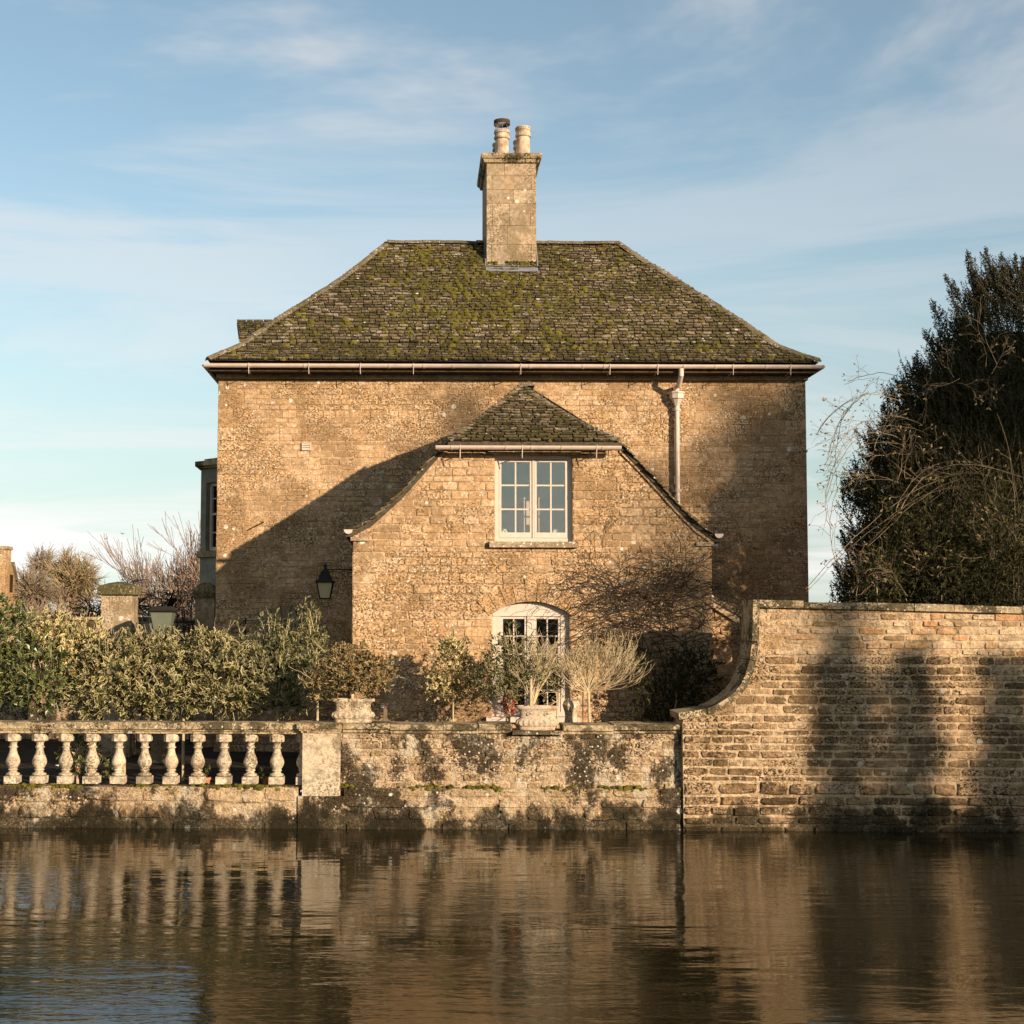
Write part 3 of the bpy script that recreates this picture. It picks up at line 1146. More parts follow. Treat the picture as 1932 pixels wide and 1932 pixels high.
mb.box(gl.x + 0.09, HX0 + 0.2, YH + 0.2, YB, HZ1 - 0.022, zs + 0.005)
mb.box(HX1 - 0.2, gr.x - 0.09, YH + 0.2, YB, HZ1 - 0.022, zs + 0.005)
mb.build('eave_boards', M['darkroof'], house)

# ---- downpipe with hopper
c0 = at(1285, 700, YE - 0.05)
c1 = at(1277, 748, YH - 0.10)
c2 = at(1279, 960, YH - 0.10)
mb = MB()
mb.tube([V((c0.x, YE - 0.06, gl.z - 0.05)), V((c0.x, YE - 0.06, gl.z - 0.16)), V((c0.x - 0.01, YE + 0.1, gl.z - 0.30)), V((c1.x, YH - 0.10, c1.z + 0.16)), V((c1.x, YH - 0.10, c1.z))],
        0.042, 10)
mb.tube([V((c1.x, YH - 0.10, c1.z)), V((c1.x, YH - 0.10, ZG))], 0.040, 10)
dp = mb.build('downpipe', M['gutter'], house)
mb = MB()
mb.lathe([(0.05, -0.16), (0.055, -0.14), (0.10, -0.05), (0.125, -0.04), (0.125, 0.04), (0.14, 0.05), (0.14, 0.075), (0.11, 0.078)], (c1.x, YH - 0.10, c1.z), 8)
mb.build('hopper', M['gutter'], dp)
for zz in (c1.z - 0.22, c1.z - 1.6, c1.z - 3.2):
    mb = MB()
    mb.lathe([(0.042, -0.03), (0.052, -0.025), (0.052, 0.025), (0.042, 0.03)], (c1.x, YH - 0.10, zz), 10)
    mb.box(c1.x - 0.07, c1.x + 0.07, YH - 0.06, YH - 0.02, zz - 0.02, zz + 0.02)
    mb.build('pipe_collar', M['gutter'], dp)

# ---- chimney on the ridge
def slope_hit(u, v):
    lo, hi = 0.0, SL
    for _ in range(40):
        m_ = (lo + hi) / 2
        Y, z = roof_at(m_)[:2]
        if at(u, v, Y).z > z:
            lo = m_
        else:
            hi = m_
    return roof_at(lo)


Yf, Zf = slope_hit(965, 516)[:2]
Yf += 0.16
CX0, CX1 = at(918, 480, Yf).x, at(1012, 480, Yf).x
CZ0 = at(965, 496, Yf).z
CZ1 = at(965, 307, Yf).z
CZT = at(965, 291, Yf).z
CD = 1.75
mb = MB()
mb.box(CX0 + 0.012, CX1 - 0.012, Yf + 0.012, Yf + CD, Zf - 0.6, CZ1)
chim = mb.build('chimney', M['mortar'], house)
chim['label'] = 'square ashlar chimney stack with moulded cap'
rng = random.Random(4)
z = CZ0 - 0.03
i = 0
tot = CZ1 - z
hs = [0.20, 0.19, 0.22, 0.14, 0.145, 0.125]
sh = sum(hs)
for i, hf in enumerate(hs):
    hgt = tot * hf / sh
    cut = {0: [0.10, 0.9], 1: [0.42], 2: [0.12, 0.46, 0.88], 3: [0.54], 4: [0.11, 0.9], 5: [0.36]}[i]
    xs = [0.0] + cut + [1.0]
    for a, b_ in zip(xs, xs[1:]):
        mb = MB()
        xa, xb = lerp(CX0, CX1, a) + 0.003, lerp(CX0, CX1, b_) - 0.003
        g = 0.0025
        mb.box(xa, xb, Yf - 0.002 * rng.random(), Yf + 0.1, z + g, z + hgt - g)
        mb.build('ashlar_block', M['ashlar'], chim)
    for sx in (0, 1):
        mb = MB()
        x_ = CX0 if sx == 0 else CX1 - 0.1
        for q in range(3):
            ya, yb = Yf + 0.105 + q * (CD - 0.105) / 3, Yf + 0.105 + (q + 1) * (CD - 0.105) / 3 - 0.005
            mb.box(x_, x_ + 0.1, ya, yb, z + 0.0025, z + hgt - 0.0025)
        struct(mb.build('side_blocks', M['ashlar'], chim), 'stuff')
    z += hgt
# moulded cap
mb = MB()
ov = [(0.0, -0.02), (0.045, 0.0), (0.06, 0.045), (0.085, 0.06), (0.105, 0.10), (0.105, 0.135), (0.09, 0.145)]
ch = (CZT - CZ1) / 0.145 * 1.0
ring = []
for (o, zz) in ov:
    ring.append([(CX0 - o, Yf - o), (CX1 + o, Yf - o), (CX1 + o, Yf + CD + o), (CX0 - o, Yf + CD + o), CZ1 + zz * ch])
for r_ in ring:
    mb.v += [(x, y, r_[4]) for x, y in r_[:4]]
for i in range(len(ring) - 1):
    for k in range(4):
        k2 = (k + 1) % 4
        mb.f.append((i * 4 + k, i * 4 + k2, i * 4 + 4 + k2, i * 4 + 4 + k))
e = (len(ring) - 1) * 4
mb.f += [(3, 2, 1, 0), (e, e + 1, e + 2, e + 3)]
mb.build('chimney_cap', M['coping'], chim)
mb = MB()
for i in range(26):
    moss_clump(mb, V((rng.uniform(CX0 - 0.05, CX1 + 0.05), Yf - 0.09 + rng.uniform(0, 0.03), CZT - 0.06 + rng.uniform(-.05, 0.045))), V((0, -0.9, 0.3)).normalized(), rng.uniform(0.015, 0.035), rng)
for i in range(60):
    moss_clump(mb, V((rng.uniform(CX0 - 0.02, CX1), Yf - 0.03, CZ0 - 0.02 + rng.uniform(-.02, 0.05))), V((0, -0.8, 0.5)).normalized(), rng.uniform(0.015, 0.03), rng)
struct(mb.build('moss', M['moss'], chim), 'stuff')
# pots
def pot(x, y, h, cowl, r=0.125):
    mb = MB()
    prof_ = [(r * 1.12, 0), (r * 1.10, h * 0.05), (r * 1.02, h * 0.3), (r * 0.98, h * 0.66), (r * 1.18, h * 0.68), (r * 1.22, h * 0.74), (r * 1.08, h * 0.78),
             (r * 1.08, h * 0.86), (r * 1.2, h * 0.88), (r * 1.16, h * 0.98), (r * 1.02, h), (r * 0.8, h), (r * 0.78, h * 0.6)]
    mb.lathe(prof_, (x, y, CZT), 20)
    o = mb.build('chimney_pot', M['clay'], chim, False)
    if cowl:
        mb = MB()
        for k in range(8):
            w = 2 * math.pi * k / 8
            mb.tube([(x + r * 1.0 * math.cos(w), y + r * 1.0 * math.sin(w), CZT + h - 0.02), (x + r * 1.0 * math.cos(w), y + r * 1.0 * math.sin(w), CZT + h + 0.10)], 0.005, 4)
        mb.build('wire_guard', M['lead'], o)
        mb = MB()
        zt = CZT + h + 0.10
        nn = 20
        vs = []
        for rr, z_ in ((r * 1.22, zt - 0.0), (r * 1.22, zt + 0.085), (r * 1.16, zt + 0.085), (r * 1.16, zt + 0.01)):
            vs += [(x + rr * math.cos(2 * math.pi * k / nn), y + rr * math.sin(2 * math.pi * k / nn), z_) for k in range(nn)]
        fs = []
        for j in range(3):
            for k in range(nn):
                fs.append((j * nn + k, j * nn + (k + 1) % nn, j * nn + nn + (k + 1) % nn, j * nn + nn + k))
        for k in range(nn):
            fs.append((3 * nn + k, 3 * nn + (k + 1) % nn, (k + 1) % nn, k))
        mb.add(vs, fs)
        o2 = mb.build('cowl', M['rust'], o)
    else:
        mb = MB()
        for k in range(14):
            w = 2 * math.pi * k / 14
            q = V((x + r * 1.155 * math.cos(w), y + r * 1.155 * math.sin(w), CZT + h * 0.93))
            mb.tube([q, q + V((math.cos(w), math.sin(w), 0)) * 0.008], 0.009, 6)
        mb.build('vent_holes', M['iron'], o)


pw_ = CX1 - CX0
py = Yf + 0.25
ph1 = at(947, 246, py).z - CZT
ph2 = at(988, 240, py).z - CZT
pot(at(947, 270, py).x, py, ph1, True)
pot(at(987, 270, py).x, py, ph2, False)
pot(at(947, 270, py).x, py + 0.6, ph1 * 0.9, False)
pot(at(987, 270, py).x, py + 0.6, ph2 * 0.9, False)
pot(at(947, 270, py).x, py + 1.15, ph1 * 0.85, False)
# flashing
mb = MB()
Y2, Z2 = slope_hit(965, 516)[:2]
mb.prism([(CX0 - 0.01, Z2 + 0.03), (CX1 + 0.01, Z2 + 0.03), (CX1 + 0.01, CZ0 - 0.02), (CX0 - 0.01, CZ0 - 0.02)], Yf - 0.02, Yf - 0.003)
mb.add([(CX0 - 0.02, Y2 - 0.03, Z2 + 0.035), (CX1 + 0.02, Y2 - 0.03, Z2 + 0.035), (CX1 + 0.02, Yf - 0.02, Z2 + 0.19), (CX0 - 0.02, Yf - 0.02, Z2 + 0.19)], [(0, 1, 2, 3)])
for sx in (-1, 1):
    x0 = CX0 - 0.03 if sx < 0 else CX1 + 0.008
    zt_ = ZR + 0.13
    mb.add([(x0, Yf - 0.05, Z2 + 0.05), (x0, Yf - 0.05, CZ0), (x0, YR, zt_), (x0, YR + 0.4, zt_ - 0.1), (x0, YR + 0.4, ZR - 0.5), (x0 + 0.022, Yf - 0.05, Z2 + 0.05), (x0 + 0.022, Yf - 0.05, CZ0), (x0 + 0.022, YR, zt_),
            (x0 + 0.022, YR + 0.4, zt_ - 0.1), (x0 + 0.022, YR + 0.4, ZR - 0.5)],
           [(0, 1, 2, 3, 4), (9, 8, 7, 6, 5), (0, 5, 6, 1), (1, 6, 7, 2), (2, 7, 8, 3)])
mb.build('lead_flashing', M['lead'], chim)

# ---- bay window on the left flank
bx = HX0
p_l = at(378, 1000, 27.0)
bz_top, bz_cor = at(380, 872, 27.0).z, at(380, 885, 27.0).z
bz_sill0, bz_sill1 = at(380, 1052, 27.0).z, at(380, 1040, 27.0).z
bay_pts = [(bx + 0.3, 26.15), (p_l.x, 27.0), (p_l.x, 28.6), (bx + 0.3, 29.4)]


def ring_prism(mb, pts, grow_, z0, z1):
    cxm = sum(q[0] for q in pts) / 4
    cym = sum(q[1] for q in pts) / 4
    P_ = [(bx + 0.3 if i in (0, 3) else q[0] - grow_, q[1] + (-grow_ if q[1] < cym else grow_)) for i, q in enumerate(pts)]
    vs = [(x, y, z0) for x, y in P_] + [(x, y, z1) for x, y in P_]
    mb.add(vs, [(0, 1, 2, 3), (7, 6, 5, 4), (0, 4, 5, 1), (1, 5, 6, 2), (2, 6, 7, 3), (3, 7, 4, 0)])


mb = MB()
ring_prism(mb, bay_pts, 0.0, ZG, bz_sill0)
bay = mb.build('bay_window', M['render'], house)
bay['label'] = 'shaded bay window on the left flank of the house'
mb = MB()
ring_prism(mb, bay_pts, 0.05, bz_sill0, bz_sill1)
mb.build('sill', M['ashlar'], bay)
mb = MB()
ring_prism(mb, bay_pts, 0.0, at(380, 912, 27.0).z, bz_cor)
mb.build('frieze', M['render'], bay)
mb = MB()
ring_prism(mb, bay_pts, 0.05, bz_cor, bz_cor + 0.04)
ring_prism(mb, bay_pts, 0.10, bz_cor + 0.04, bz_top)
ring_prism(mb, bay_pts, -0.05, bz_top, bz_top + 0.06)
mb.build('cornice', M['coping'], bay)
# canted face facing the river: jambs, sashes, panes in the local frame of the face
fa, fb = V((bay_pts[1][0], bay_pts[1][1], 0)), V((bay_pts[0][0], bay_pts[0][1], 0))
fd = (fb - fa)
FL = fd.length
fd.normalize()
fn = V((fd.y, -fd.x, 0))
wz0, wz1 = bz_sill1, at(380, 912, 27.0).z


def face_box(mb, s0, s1, d0, d1, z0, z1):
    vs = []
    for z in (z0, z1):
        for s_, d in ((s0, d0), (s1, d0), (s1, d1), (s0, d1)):
            q = fa + fd * s_ + fn * d
            vs.append((q.x, q.y, z))
    mb.add(vs, [(0, 3, 2, 1), (4, 5, 6, 7), (0, 1, 5, 4), (1, 2, 6, 5), (2, 3, 7, 6), (3, 0, 4, 7)])


mb = MB()
face_box(mb, 0, 0.16, -0.18, 0, wz0, wz1)
face_box(mb, FL - 0.16, FL, -0.18, 0, wz0, wz1)
mb.build('jamb', M['render'], bay)
mb = MB()
face_box(mb, 0.16, 0.21, -0.16, -0.09, wz0, wz1)
face_box(mb, FL - 0.21, FL - 0.16, -0.16, -0.09, wz0, wz1)
face_box(mb, 0.21, FL - 0.21, -0.16, -0.09, wz0, wz0 + 0.07)
face_box(mb, 0.21, FL - 0.21, -0.16, -0.09, wz1 - 0.06, wz1)
wm = (wz0 + wz1) / 2 + 0.05
face_box(mb, 0.21, FL - 0.21, -0.15, -0.10, wm - 0.02, wm + 0.02)
for zz in ((wz0 + wm) / 2, (wz1 + wm) / 2):
    face_box(mb, 0.21, FL - 0.21, -0.145, -0.12, zz - 0.012, zz + 0.012)
face_box(mb, FL / 2 - 0.012, FL / 2 + 0.012, -0.146, -0.119, wz0 + 0.07, wz1 - 0.06)
sash = mb.build('sash', M['paint'], bay)
for sa, sb in ((0.21, FL / 2 - 0.012), (FL / 2 + 0.012, FL - 0.21)):
    for z0, z1 in ((wz0 + 0.07, (wz0 + wm) / 2), ((wz0 + wm) / 2, wm), (wm, (wz1 + wm) / 2), ((wz1 + wm) / 2, wz1 - 0.06)):
        mb = MB()
        face_box(mb, sa, sb, -0.136, -0.132, z0, z1)
        mb.build('pane', M['glassdark'], sash)
mb = MB()
for q in (bay_pts[1:3],):
    mb.box(q[0][0] + 0.02, q[0][0] + 0.2, q[0][1] + 0.2, q[1][1] - 0.2, wz0, wz1)
mb.build('side_wall', M['render'], bay)

# ---- WING
VL = [(666, 1002), (699, 985), (730, 958), (760, 930), (796, 890), (829, 852), (845, 836)]
VR = [(1346, 1012), (1312, 988), (1276, 952), (1242, 914), (1209, 879), (1184, 853), (1168, 837)]
vl = [at(u, v, YW) for u, v in VL]
vr = [at(u, v, YW) for u, v in VR]
wz_hip = (vl[-1].z + vr[-1].z) / 2
pL = [(q.x, q.z) for q in vl]
pR = [(q.x, q.z) for q in reversed(vr)]


def wtop(x):
    if x < pL[-1][0]:
        return interp(x, pL) - 0.02
    if x > pR[0][0]:
        return interp(x, pR) - 0.02
    return wz_hip - 0.02


# openings
uw0, uw1 = at(933.6, 950, YW).x, at(1080.5, 950, YW).x
uz0, uz1 = at(1000, 1022, YW).z, at(1000, 858.6, YW).z
lw0, lw1 = at(929, 1250, YW).x, at(1075, 1250, YW).x
lz0 = at(1000, 1352, YW).z
lsp, ltp = at(1000, 1158, YW).z, at(1000, 1134.5, YW).z
lxc = (lw0 + lw1) / 2
larc = seg_arch(lxc, (lw1 - lw0) / 2, lsp, ltp)
xs = [WX0, WX1, uw0, uw1] + [q[0] for q in pL] + [q[0] for q in pR] + frange(lw0, lw1, 10)
xs = [x for x in xs if WX0 <= x <= WX1]
# the two windows stand over each other, so build the column heads in one list
mb = MB()
cols = sorted(set(round(x, 5) for x in xs))
for xa, xb in zip(cols, cols[1:]):
    if xb - xa < 1e-3:
        continue
    m_ = (xa + xb) / 2
    e = 1e-4
    lo = (ZG - 0.2, ZG - 0.2)
    segs = []
    if lw0 < m_ < lw1:
        segs.append((lo, (lz0, lz0)))
        lo = (larc(xa + e), larc(xb - e))
    if uw0 < m_ < uw1:
        segs.append((lo, (uz0, uz0)))
        lo = (uz1, uz1)
    segs.append((lo, (wtop(xa + e), wtop(xb - e))))
    for a, b_ in segs:
        mb.prism([(xa, a[0]), (xb, a[1]), (xb, b_[1]), (xa, b_[0])], YW, YW + 0.40)
for x0 in (WX0, WX1 - 0.35):
    mb.box(x0, x0 + 0.35, YW + 0.40, YH - 0.01, ZG - 0.2, (vl[0].z if x0 == WX0 else vr[0].z) - 0.03)
wing = mb.build('wing_wall', M['mortar'], house)
wing['label'] = 'gabled front wall of the wing'
rng = random.Random(77)
wq = courses(ZG, vl[0].z - 0.12, 0.225, rng)
qs, body = [], []
for i, (a, b_) in enumerate(wq):
    l_ = (0.44 if i % 2 else 0.27) + rng.uniform(-.02, .05)
    r_ = (0.27 if i % 2 else 0.44) + rng.uniform(-.02, .05)
    qs += [(WX0, WX0 + l_, a, b_), (WX1 - r_, WX1, a, b_)]
    ops = [o for o in [(lw0, lw1, lz0, ltp), (uw0, uw1, uz0, uz1)] if o[2] < b_ and o[3] > a]
    body += lay(WX0 + l_, WX1 - r_, a, b_, 0.11, (0.15, 0.42), rng, ops)
za = wq[-1][1]
body += lay(WX0, WX1, za, wz_hip - 0.03, 0.115, (0.15, 0.42), rng, [(uw0, uw1, uz0, uz1)])
body2 = []
for r_ in body:
    xm, zm = (r_[0] + r_[1]) / 2, (r_[2] + r_[3]) / 2
    if lw0 - 0.0 < xm < lw1 and lsp - 0.05 < zm and zm < larc(xm) + 0.17:
        continue
    body2.append(r_)
put_stones(body2, 'house', YW, wing, M['stone'], rng, 150, gap=0.008, depth=0.024, sink=0.014, top=wtop)
put_stones(qs, 'block', YW, wing, M['stone'], rng, 26, gap=0.005, depth=0.024, sink=0.015, restname='corner_stonework')
nv = 9
half = (lw1 - lw0) / 2
h_ = ltp - lsp
rad = (half * half + h_ * h_) / (2 * h_)
cz = ltp - rad
amax = math.asin(half / rad) * 1.10
for k in range(nv):
    a0 = -amax + 2 * amax * k / nv + 0.004
    a1 = -amax + 2 * amax * (k + 1) / nv - 0.004
    ro = rad + 0.27 + (0.05 if k == nv // 2 else rng.uniform(-0.03, 0.02))
    mb = MB()
    mb.prism([(lxc + rad * math.sin(a0), cz + rad * math.cos(a0)), (lxc + rad * math.sin(a1), cz + rad * math.cos(a1)),
              (lxc + ro * math.sin(a1), cz + ro * math.cos(a1)), (lxc + ro * math.sin(a0), cz + ro * math.cos(a0))], YW - 0.024 - 0.004 * rng.random(), YW + 0.1)
    mb.build('voussoir', M['stone'], wing)

# upper window
FY = YW + 0.075
mb = MB()
rect_frame(mb, uw0, uw1, uz0, uz1, 0.062, 0.062, 0.055, 0.05, FY, FY + 0.09)
win = mb.build('casement_window', M['paint'], house)
win['label'] = 'cream two-light casement window high in the gable of the wing'
mx = lerp(uw0, uw1, 0.50)
xm0, xm1 = mx - 0.013, mx + 0.013
mb = MB()
mb.box(xm0, xm1, FY - 0.008, FY + 0.085, uz0 + 0.055, uz1 - 0.05)
mb.build('mullion', M['paint'], win)
for (x0, x1) in ((uw0 + 0.062, xm0), (xm1, uw1 - 0.062)):
    mb = MB()
    rect_frame(mb, x0 + 0.004, x1 - 0.004, uz0 + 0.06, uz1 - 0.055, 0.032, 0.032, 0.075, 0.038, FY + 0.006, FY + 0.06)
    ca = mb.build('casement', M['paint'], win)
    pane_grid(ca, x0 + 0.036, x1 - 0.036, uz0 + 0.135, uz1 - 0.093, 2, 3, 0.022, FY + 0.03, M['paint'], M['glass'])
mb = MB()
s0, s1 = at(923, 1029, YW).x, at(1090, 1029, YW).x
mb.prism([(s0, uz0 - 0.085), (s1, uz0 - 0.085), (s1, uz0 - 0.002), (s0, uz0 - 0.002)], YW - 0.085, YW + 0.09)
mb.build('window_sill', M['ashlar'], win)
mb = MB()
mb.box(uw0 - 0.1, uw1 + 0.12, YW - 0.045, YW + 0.06, uz1 + 0.003, uz1 + 0.095)
mb.build('lintel', M['ashlar'], win)
mb = MB()
mb.box(uw0 - 0.5, uw1 + 0.5, YW + 2.0, YW + 2.1, uz0 - 0.6, wz_hip - 0.05)
mb.box(uw0 - 0.5, uw1 + 0.5, YW + 0.41, YW + 2.0, uz0 - 0.65, uz0 - 0.6)
mb.build('room_interior', M['plaster'], house)

# lower window
mb = MB()
n = 10
zt_ = at(1000, 1163, YW).z
for i in range(n):
    xa, xb = lerp(lw0, lw1, i / n), lerp(lw0, lw1, (i + 1) / n)
    mb.prism([(xa, zt_), (xb, zt_), (xb, larc(xb) - 0.004), (xa, larc(xa) - 0.004)], FY, FY + 0.08)
mb.box(lw0, lw0 + 0.12, FY, FY + 0.08, lz0, zt_)
mb.box(lw1 - 0.12, lw1, FY, FY + 0.08, lz0, zt_)
mb.box(lw0 + 0.12, lw1 - 0.12, FY, FY + 0.08, lz0, lz0 + 0.06)
mb.box(lxc - 0.05, lxc + 0.05, FY - 0.004, FY + 0.08, lz0 + 0.06, zt_)
low = mb.build('arched_casement_window', M['paint'], house)
low['label'] = 'cream arched window with dark panes behind the potted shrubs'
mb = MB()
mb.box(lw0 + 0.01, lw1 - 0.01, FY - 0.015, FY + 0.0, lsp - 0.035, lsp - 0.012)
mb.build('transom_moulding', M['paint'], low)
for (x0, x1, dz) in ((lw0 + 0.12, lxc - 0.05, 0.0), (lxc + 0.05, lw1 - 0.12, 0.0)):
    mb = MB()
    rect_frame(mb, x0, x1, lz0 + 0.06, zt_, 0.035, 0.035, 0.06, 0.035, FY + 0.012, FY + 0.06)
    ca = mb.build('casement', M['paint'], low)
    pane_grid(ca, x0 + 0.035, x1 - 0.035, lz0 + 0.12, zt_ - 0.035, 2, 5, 0.018, FY + 0.035, M['paint'], M['glassdark'])
mb = MB()
mb.box(lw0 - 0.09, lw1 + 0.13, YW - 0.10, FY + 0.02, lz0 - 0.075, lz0 - 0.003)
mb.build('window_sill', M['paint'], low)

# wing roof: two side slopes with swept feet and a half hip at the front
RY = 22.05
apex = at(985, 729, RY)
ridge_x = (pL[0][0] + pR[-1][0]) / 2 + 0.02
apex.x = ridge_x
hx0, hx1 = pL[-1][0], pR[0][0]
side_prof_L = [(pL[0][0] - 0.10, pL[0][1] - 0.02)] + pL + [(ridge_x, apex.z)]
side_prof_R = [(pR[-1][0] + 0.10, pR[-1][1] - 0.02)] + list(reversed(pR)) + [(ridge_x, apex.z)]
OV = 0.05
mb = MB()


def sheet(mb, front, back, th=0.07):
    """quads between two polylines given a vertical thickness"""
    n = len(front)
    vs = [V(q) for q in front] + [V(q) for q in back]
    dn = V((0, 0, -th))
    vs += [q + dn for q in vs]
    fs = []
    for i in range(n - 1):
        fs += [(i, i + 1, n + i + 1, n + i), (2 * n + i + 1, 2 * n + i, 3 * n + i, 3 * n + i + 1)]
        fs += [(i, 2 * n + i, 2 * n + i + 1, i + 1), (n + i, n + i + 1, 3 * n + i + 1, 3 * n + i)]
    fs += [(0, n, 3 * n, 2 * n), (n - 1, 3 * n - 1, 4 * n - 1, 2 * n - 1)]
    mb.add(vs, fs)


def wing_front_y(x, z):
    """front edge of the side slopes: plain verge below the half hip, then back along the hip"""
    if z <= wz_hip:
        return YW - OV
    f = (z - wz_hip) / (apex.z - wz_hip)
    return lerp(YW - OV, RY, f)


for pr_ in (side_prof_L, side_prof_R):
    sheet(mb, [(x, wing_front_y(x, z), z) for x, z in pr_], [(x, YH + 0.02, z) for x, z in pr_])
hip_v = [(845, 834), (875, 815), (905, 792), (945, 762), (985, 729)]
hip_r = [(1170, 835), (1128, 815), (1082, 792), (1032, 762), (985, 729)]
hp = []
for i, ((u, v), (u2, v2)) in enumerate(zip(hip_v, hip_r)):
    f = i / 4.0
    Y = lerp(YW - 0.22, RY, [0, 0.18, 0.42, 0.72, 1.0][i])
    a, b_ = at(u, v, Y), at(u2, v2, Y)
    hp.append((Y, (a.z + b_.z) / 2, a.x, b_.x))
sheet(mb, [(q[2], q[0], q[1]) for q in hp], [(q[3], q[0], q[1]) for q in hp], 0.05)
wroof = mb.build('wing_roof', M['darkroof'], house)
wroof['label'] = 'half-hipped stone-slated roof of the wing'
rng = random.Random(31)
rest, moss = MB(), MB()
hs = [0.0]
for a, b_ in zip(hp, hp[1:]):
    hs.append(hs[-1] + math.hypot(b_[0] - a[0], b_[1] - a[1]))
s = 0.0
wc = []
while s < hs[-1] - 0.03:
    for i in range(len(hs) - 1):
        if s <= hs[i + 1]:
            f = (s - hs[i]) / (hs[i + 1] - hs[i])
            a, b_ = hp[i], hp[i + 1]
            L = hs[i + 1] - hs[i]
            Y, z, xl, xr = [lerp(a[k], b_[k], f) for k in range(4)]
            tv = V((0, (b_[0] - a[0]) / L, (b_[1] - a[1]) / L))
            break
    x = xl - 0.01
    while x < xr - 0.02:
        w = min(rng.uniform(0.09, 0.22), xr + 0.01 - x)
        wc.append((x + w / 2, Y, z, w - 0.008, tv))
        x += w
    s += 0.072
big = set(sorted(range(len(wc)), key=lambda i: -wc[i][3])[:70])
for i, (x, Y, z, w, tv) in enumerate(wc):
    pos = V((x, Y, z + 0.012))
    put_tile(pos, V((1, 0, 0)), tv, w, rest, wroof, i in big, rng, 0.8)
    nn = V((0, -tv.z, tv.y))
    if rng.random() < 0.30 + 0.4 * max(0, (z - wz_hip) / (apex.z - wz_hip)):
        moss_clump(moss, pos + V((rng.uniform(-.5, .5) * w, 0, 0)) + nn * 0.02, nn, rng.uniform(0.013, 0.028), rng)
# verge slates of the side slopes
for pr_, sg in ((side_prof_L, 1), (side_prof_R, -1)):
    pts = [V((x, 0, z)) for x, z in pr_[:-1]]
    for a, b_ in zip(pts, pts[1:]):
        L = (b_ - a).length
        k = max(1, int(L / 0.10))
        tv = (b_ - a).normalized()
        for i in range(k):
            for col_ in range(3):
                w = 0.2
                pos = a.lerp(b_, i / k) + V((0, YW - OV - 0.05 + w * (col_ + 0.5) + rng.uniform(-.035, .035), 0.012))
                put_tile(pos, V((0, -sg, 0)), tv, w, rest, wroof, False, rng, 1.1)
struct(rest.build('slates', M['tile'], wroof), 'stuff')
struct(moss.build('moss', M['moss'], wroof), 'stuff')
hips = MB()
for k in (2, 3):
    for a, b_ in zip(hp, hp[1:]):
        ridge_line(hips, V((a[k], a[0], a[1] + 0.015)), V((b_[k], b_[0], b_[1] + 0.015)), 0.06, 0.16, rng)
ridge_line(hips, V((ridge_x, RY - 0.05, apex.z + 0.02)), V((ridge_x, YH, apex.z + 0.02)), 0.09, 0.3, rng)
struct(hips.build('ridge_stones', M['slate'], wroof), 'stuff')
# verge timbers
for pr_ in (pL, list(reversed(pR))):
    mb = MB()
    for a, b_ in zip(pr_, pr_[1:]):
        mb.prism([(a[0], a[1] - 0.125), (b_[0], b_[1] - 0.125), (b_[0], b_[1] - 0.074), (a[0], a[1] - 0.074)] if b_[0] > a[0] else
                 [(b_[0], b_[1] - 0.125), (a[0], a[1] - 0.125), (a[0], a[1] - 0.074), (b_[0], b_[1] - 0.074)], YW - 0.036, YW - 0.0)
    mb.build('verge_fillet', M['mortar'], wroof)
# kneeler stones and wing gutters
for x0, sg in ((WX0, -1), (WX1, 1)):
    mb = MB()
    zk = pL[0][1] if sg < 0 else pR[-1][1]
    xa, xb = (x0 - 0.03, x0 + 0.22) if sg < 0 else (x0 - 0.22, x0 + 0.03)
    mb.box(xa, xb, YW - 0.05, YW + 0.3, zk - 0.14, zk - 0.085)
    mb.build('kneeler', M['ashlar'], wing)
g1, g2 = at(822, 841, YW - 0.27), at(1172, 842, YW - 0.27)
mb = MB()
half_gutter(mb, g1, g2, 0.055)
wg = mb.build('gutter', M['gutter'], house)
for u in (852, 955, 1003, 1060, 1137):
    c = g1.lerp(g2, (u - 822) / 350)
    mb = MB()
    half_gutter(mb, c - V((0.014, 0, 0)), c + V((0.014, 0, 0)), 0.061, 8, 0.01)
    mb.build('joint_collar', M['gutter'], wg)
for u in (868, 985, 1125):
    c = g1.lerp(g2, (u - 822) / 350)
    mb = MB()
    mb.tube([c + V((0, -0.058, 0.01)), c + V((0, -0.02, -0.1)), c + V((0, 0.0, -0.17))], 0.008, 5)
    mb.tube([c + V((0, 0.0, -0.10)), V((c.x, YW - 0.01, c.z - 0.10))], 0.007, 5)
    mb.build('gutter_bracket', M['gutter'], house)
for (u, v) in ((657, 999), (1357, 1007)):
    a = at(u, v, YW - 0.10)
    mb = MB()
    half_gutter(mb, a, V((a.x, YH, a.z)), 0.062)
    mb.build('gutter', M['gutter'], house)
# board under the half hip
mb = MB()
mb.box(hx0 - 0.02, hx1 + 0.02, YW - 0.18, YW + 0.1, wz_hip - 0.045, wz_hip - 0.012)
mb.build('eave_boards', M['darkroof'], house)

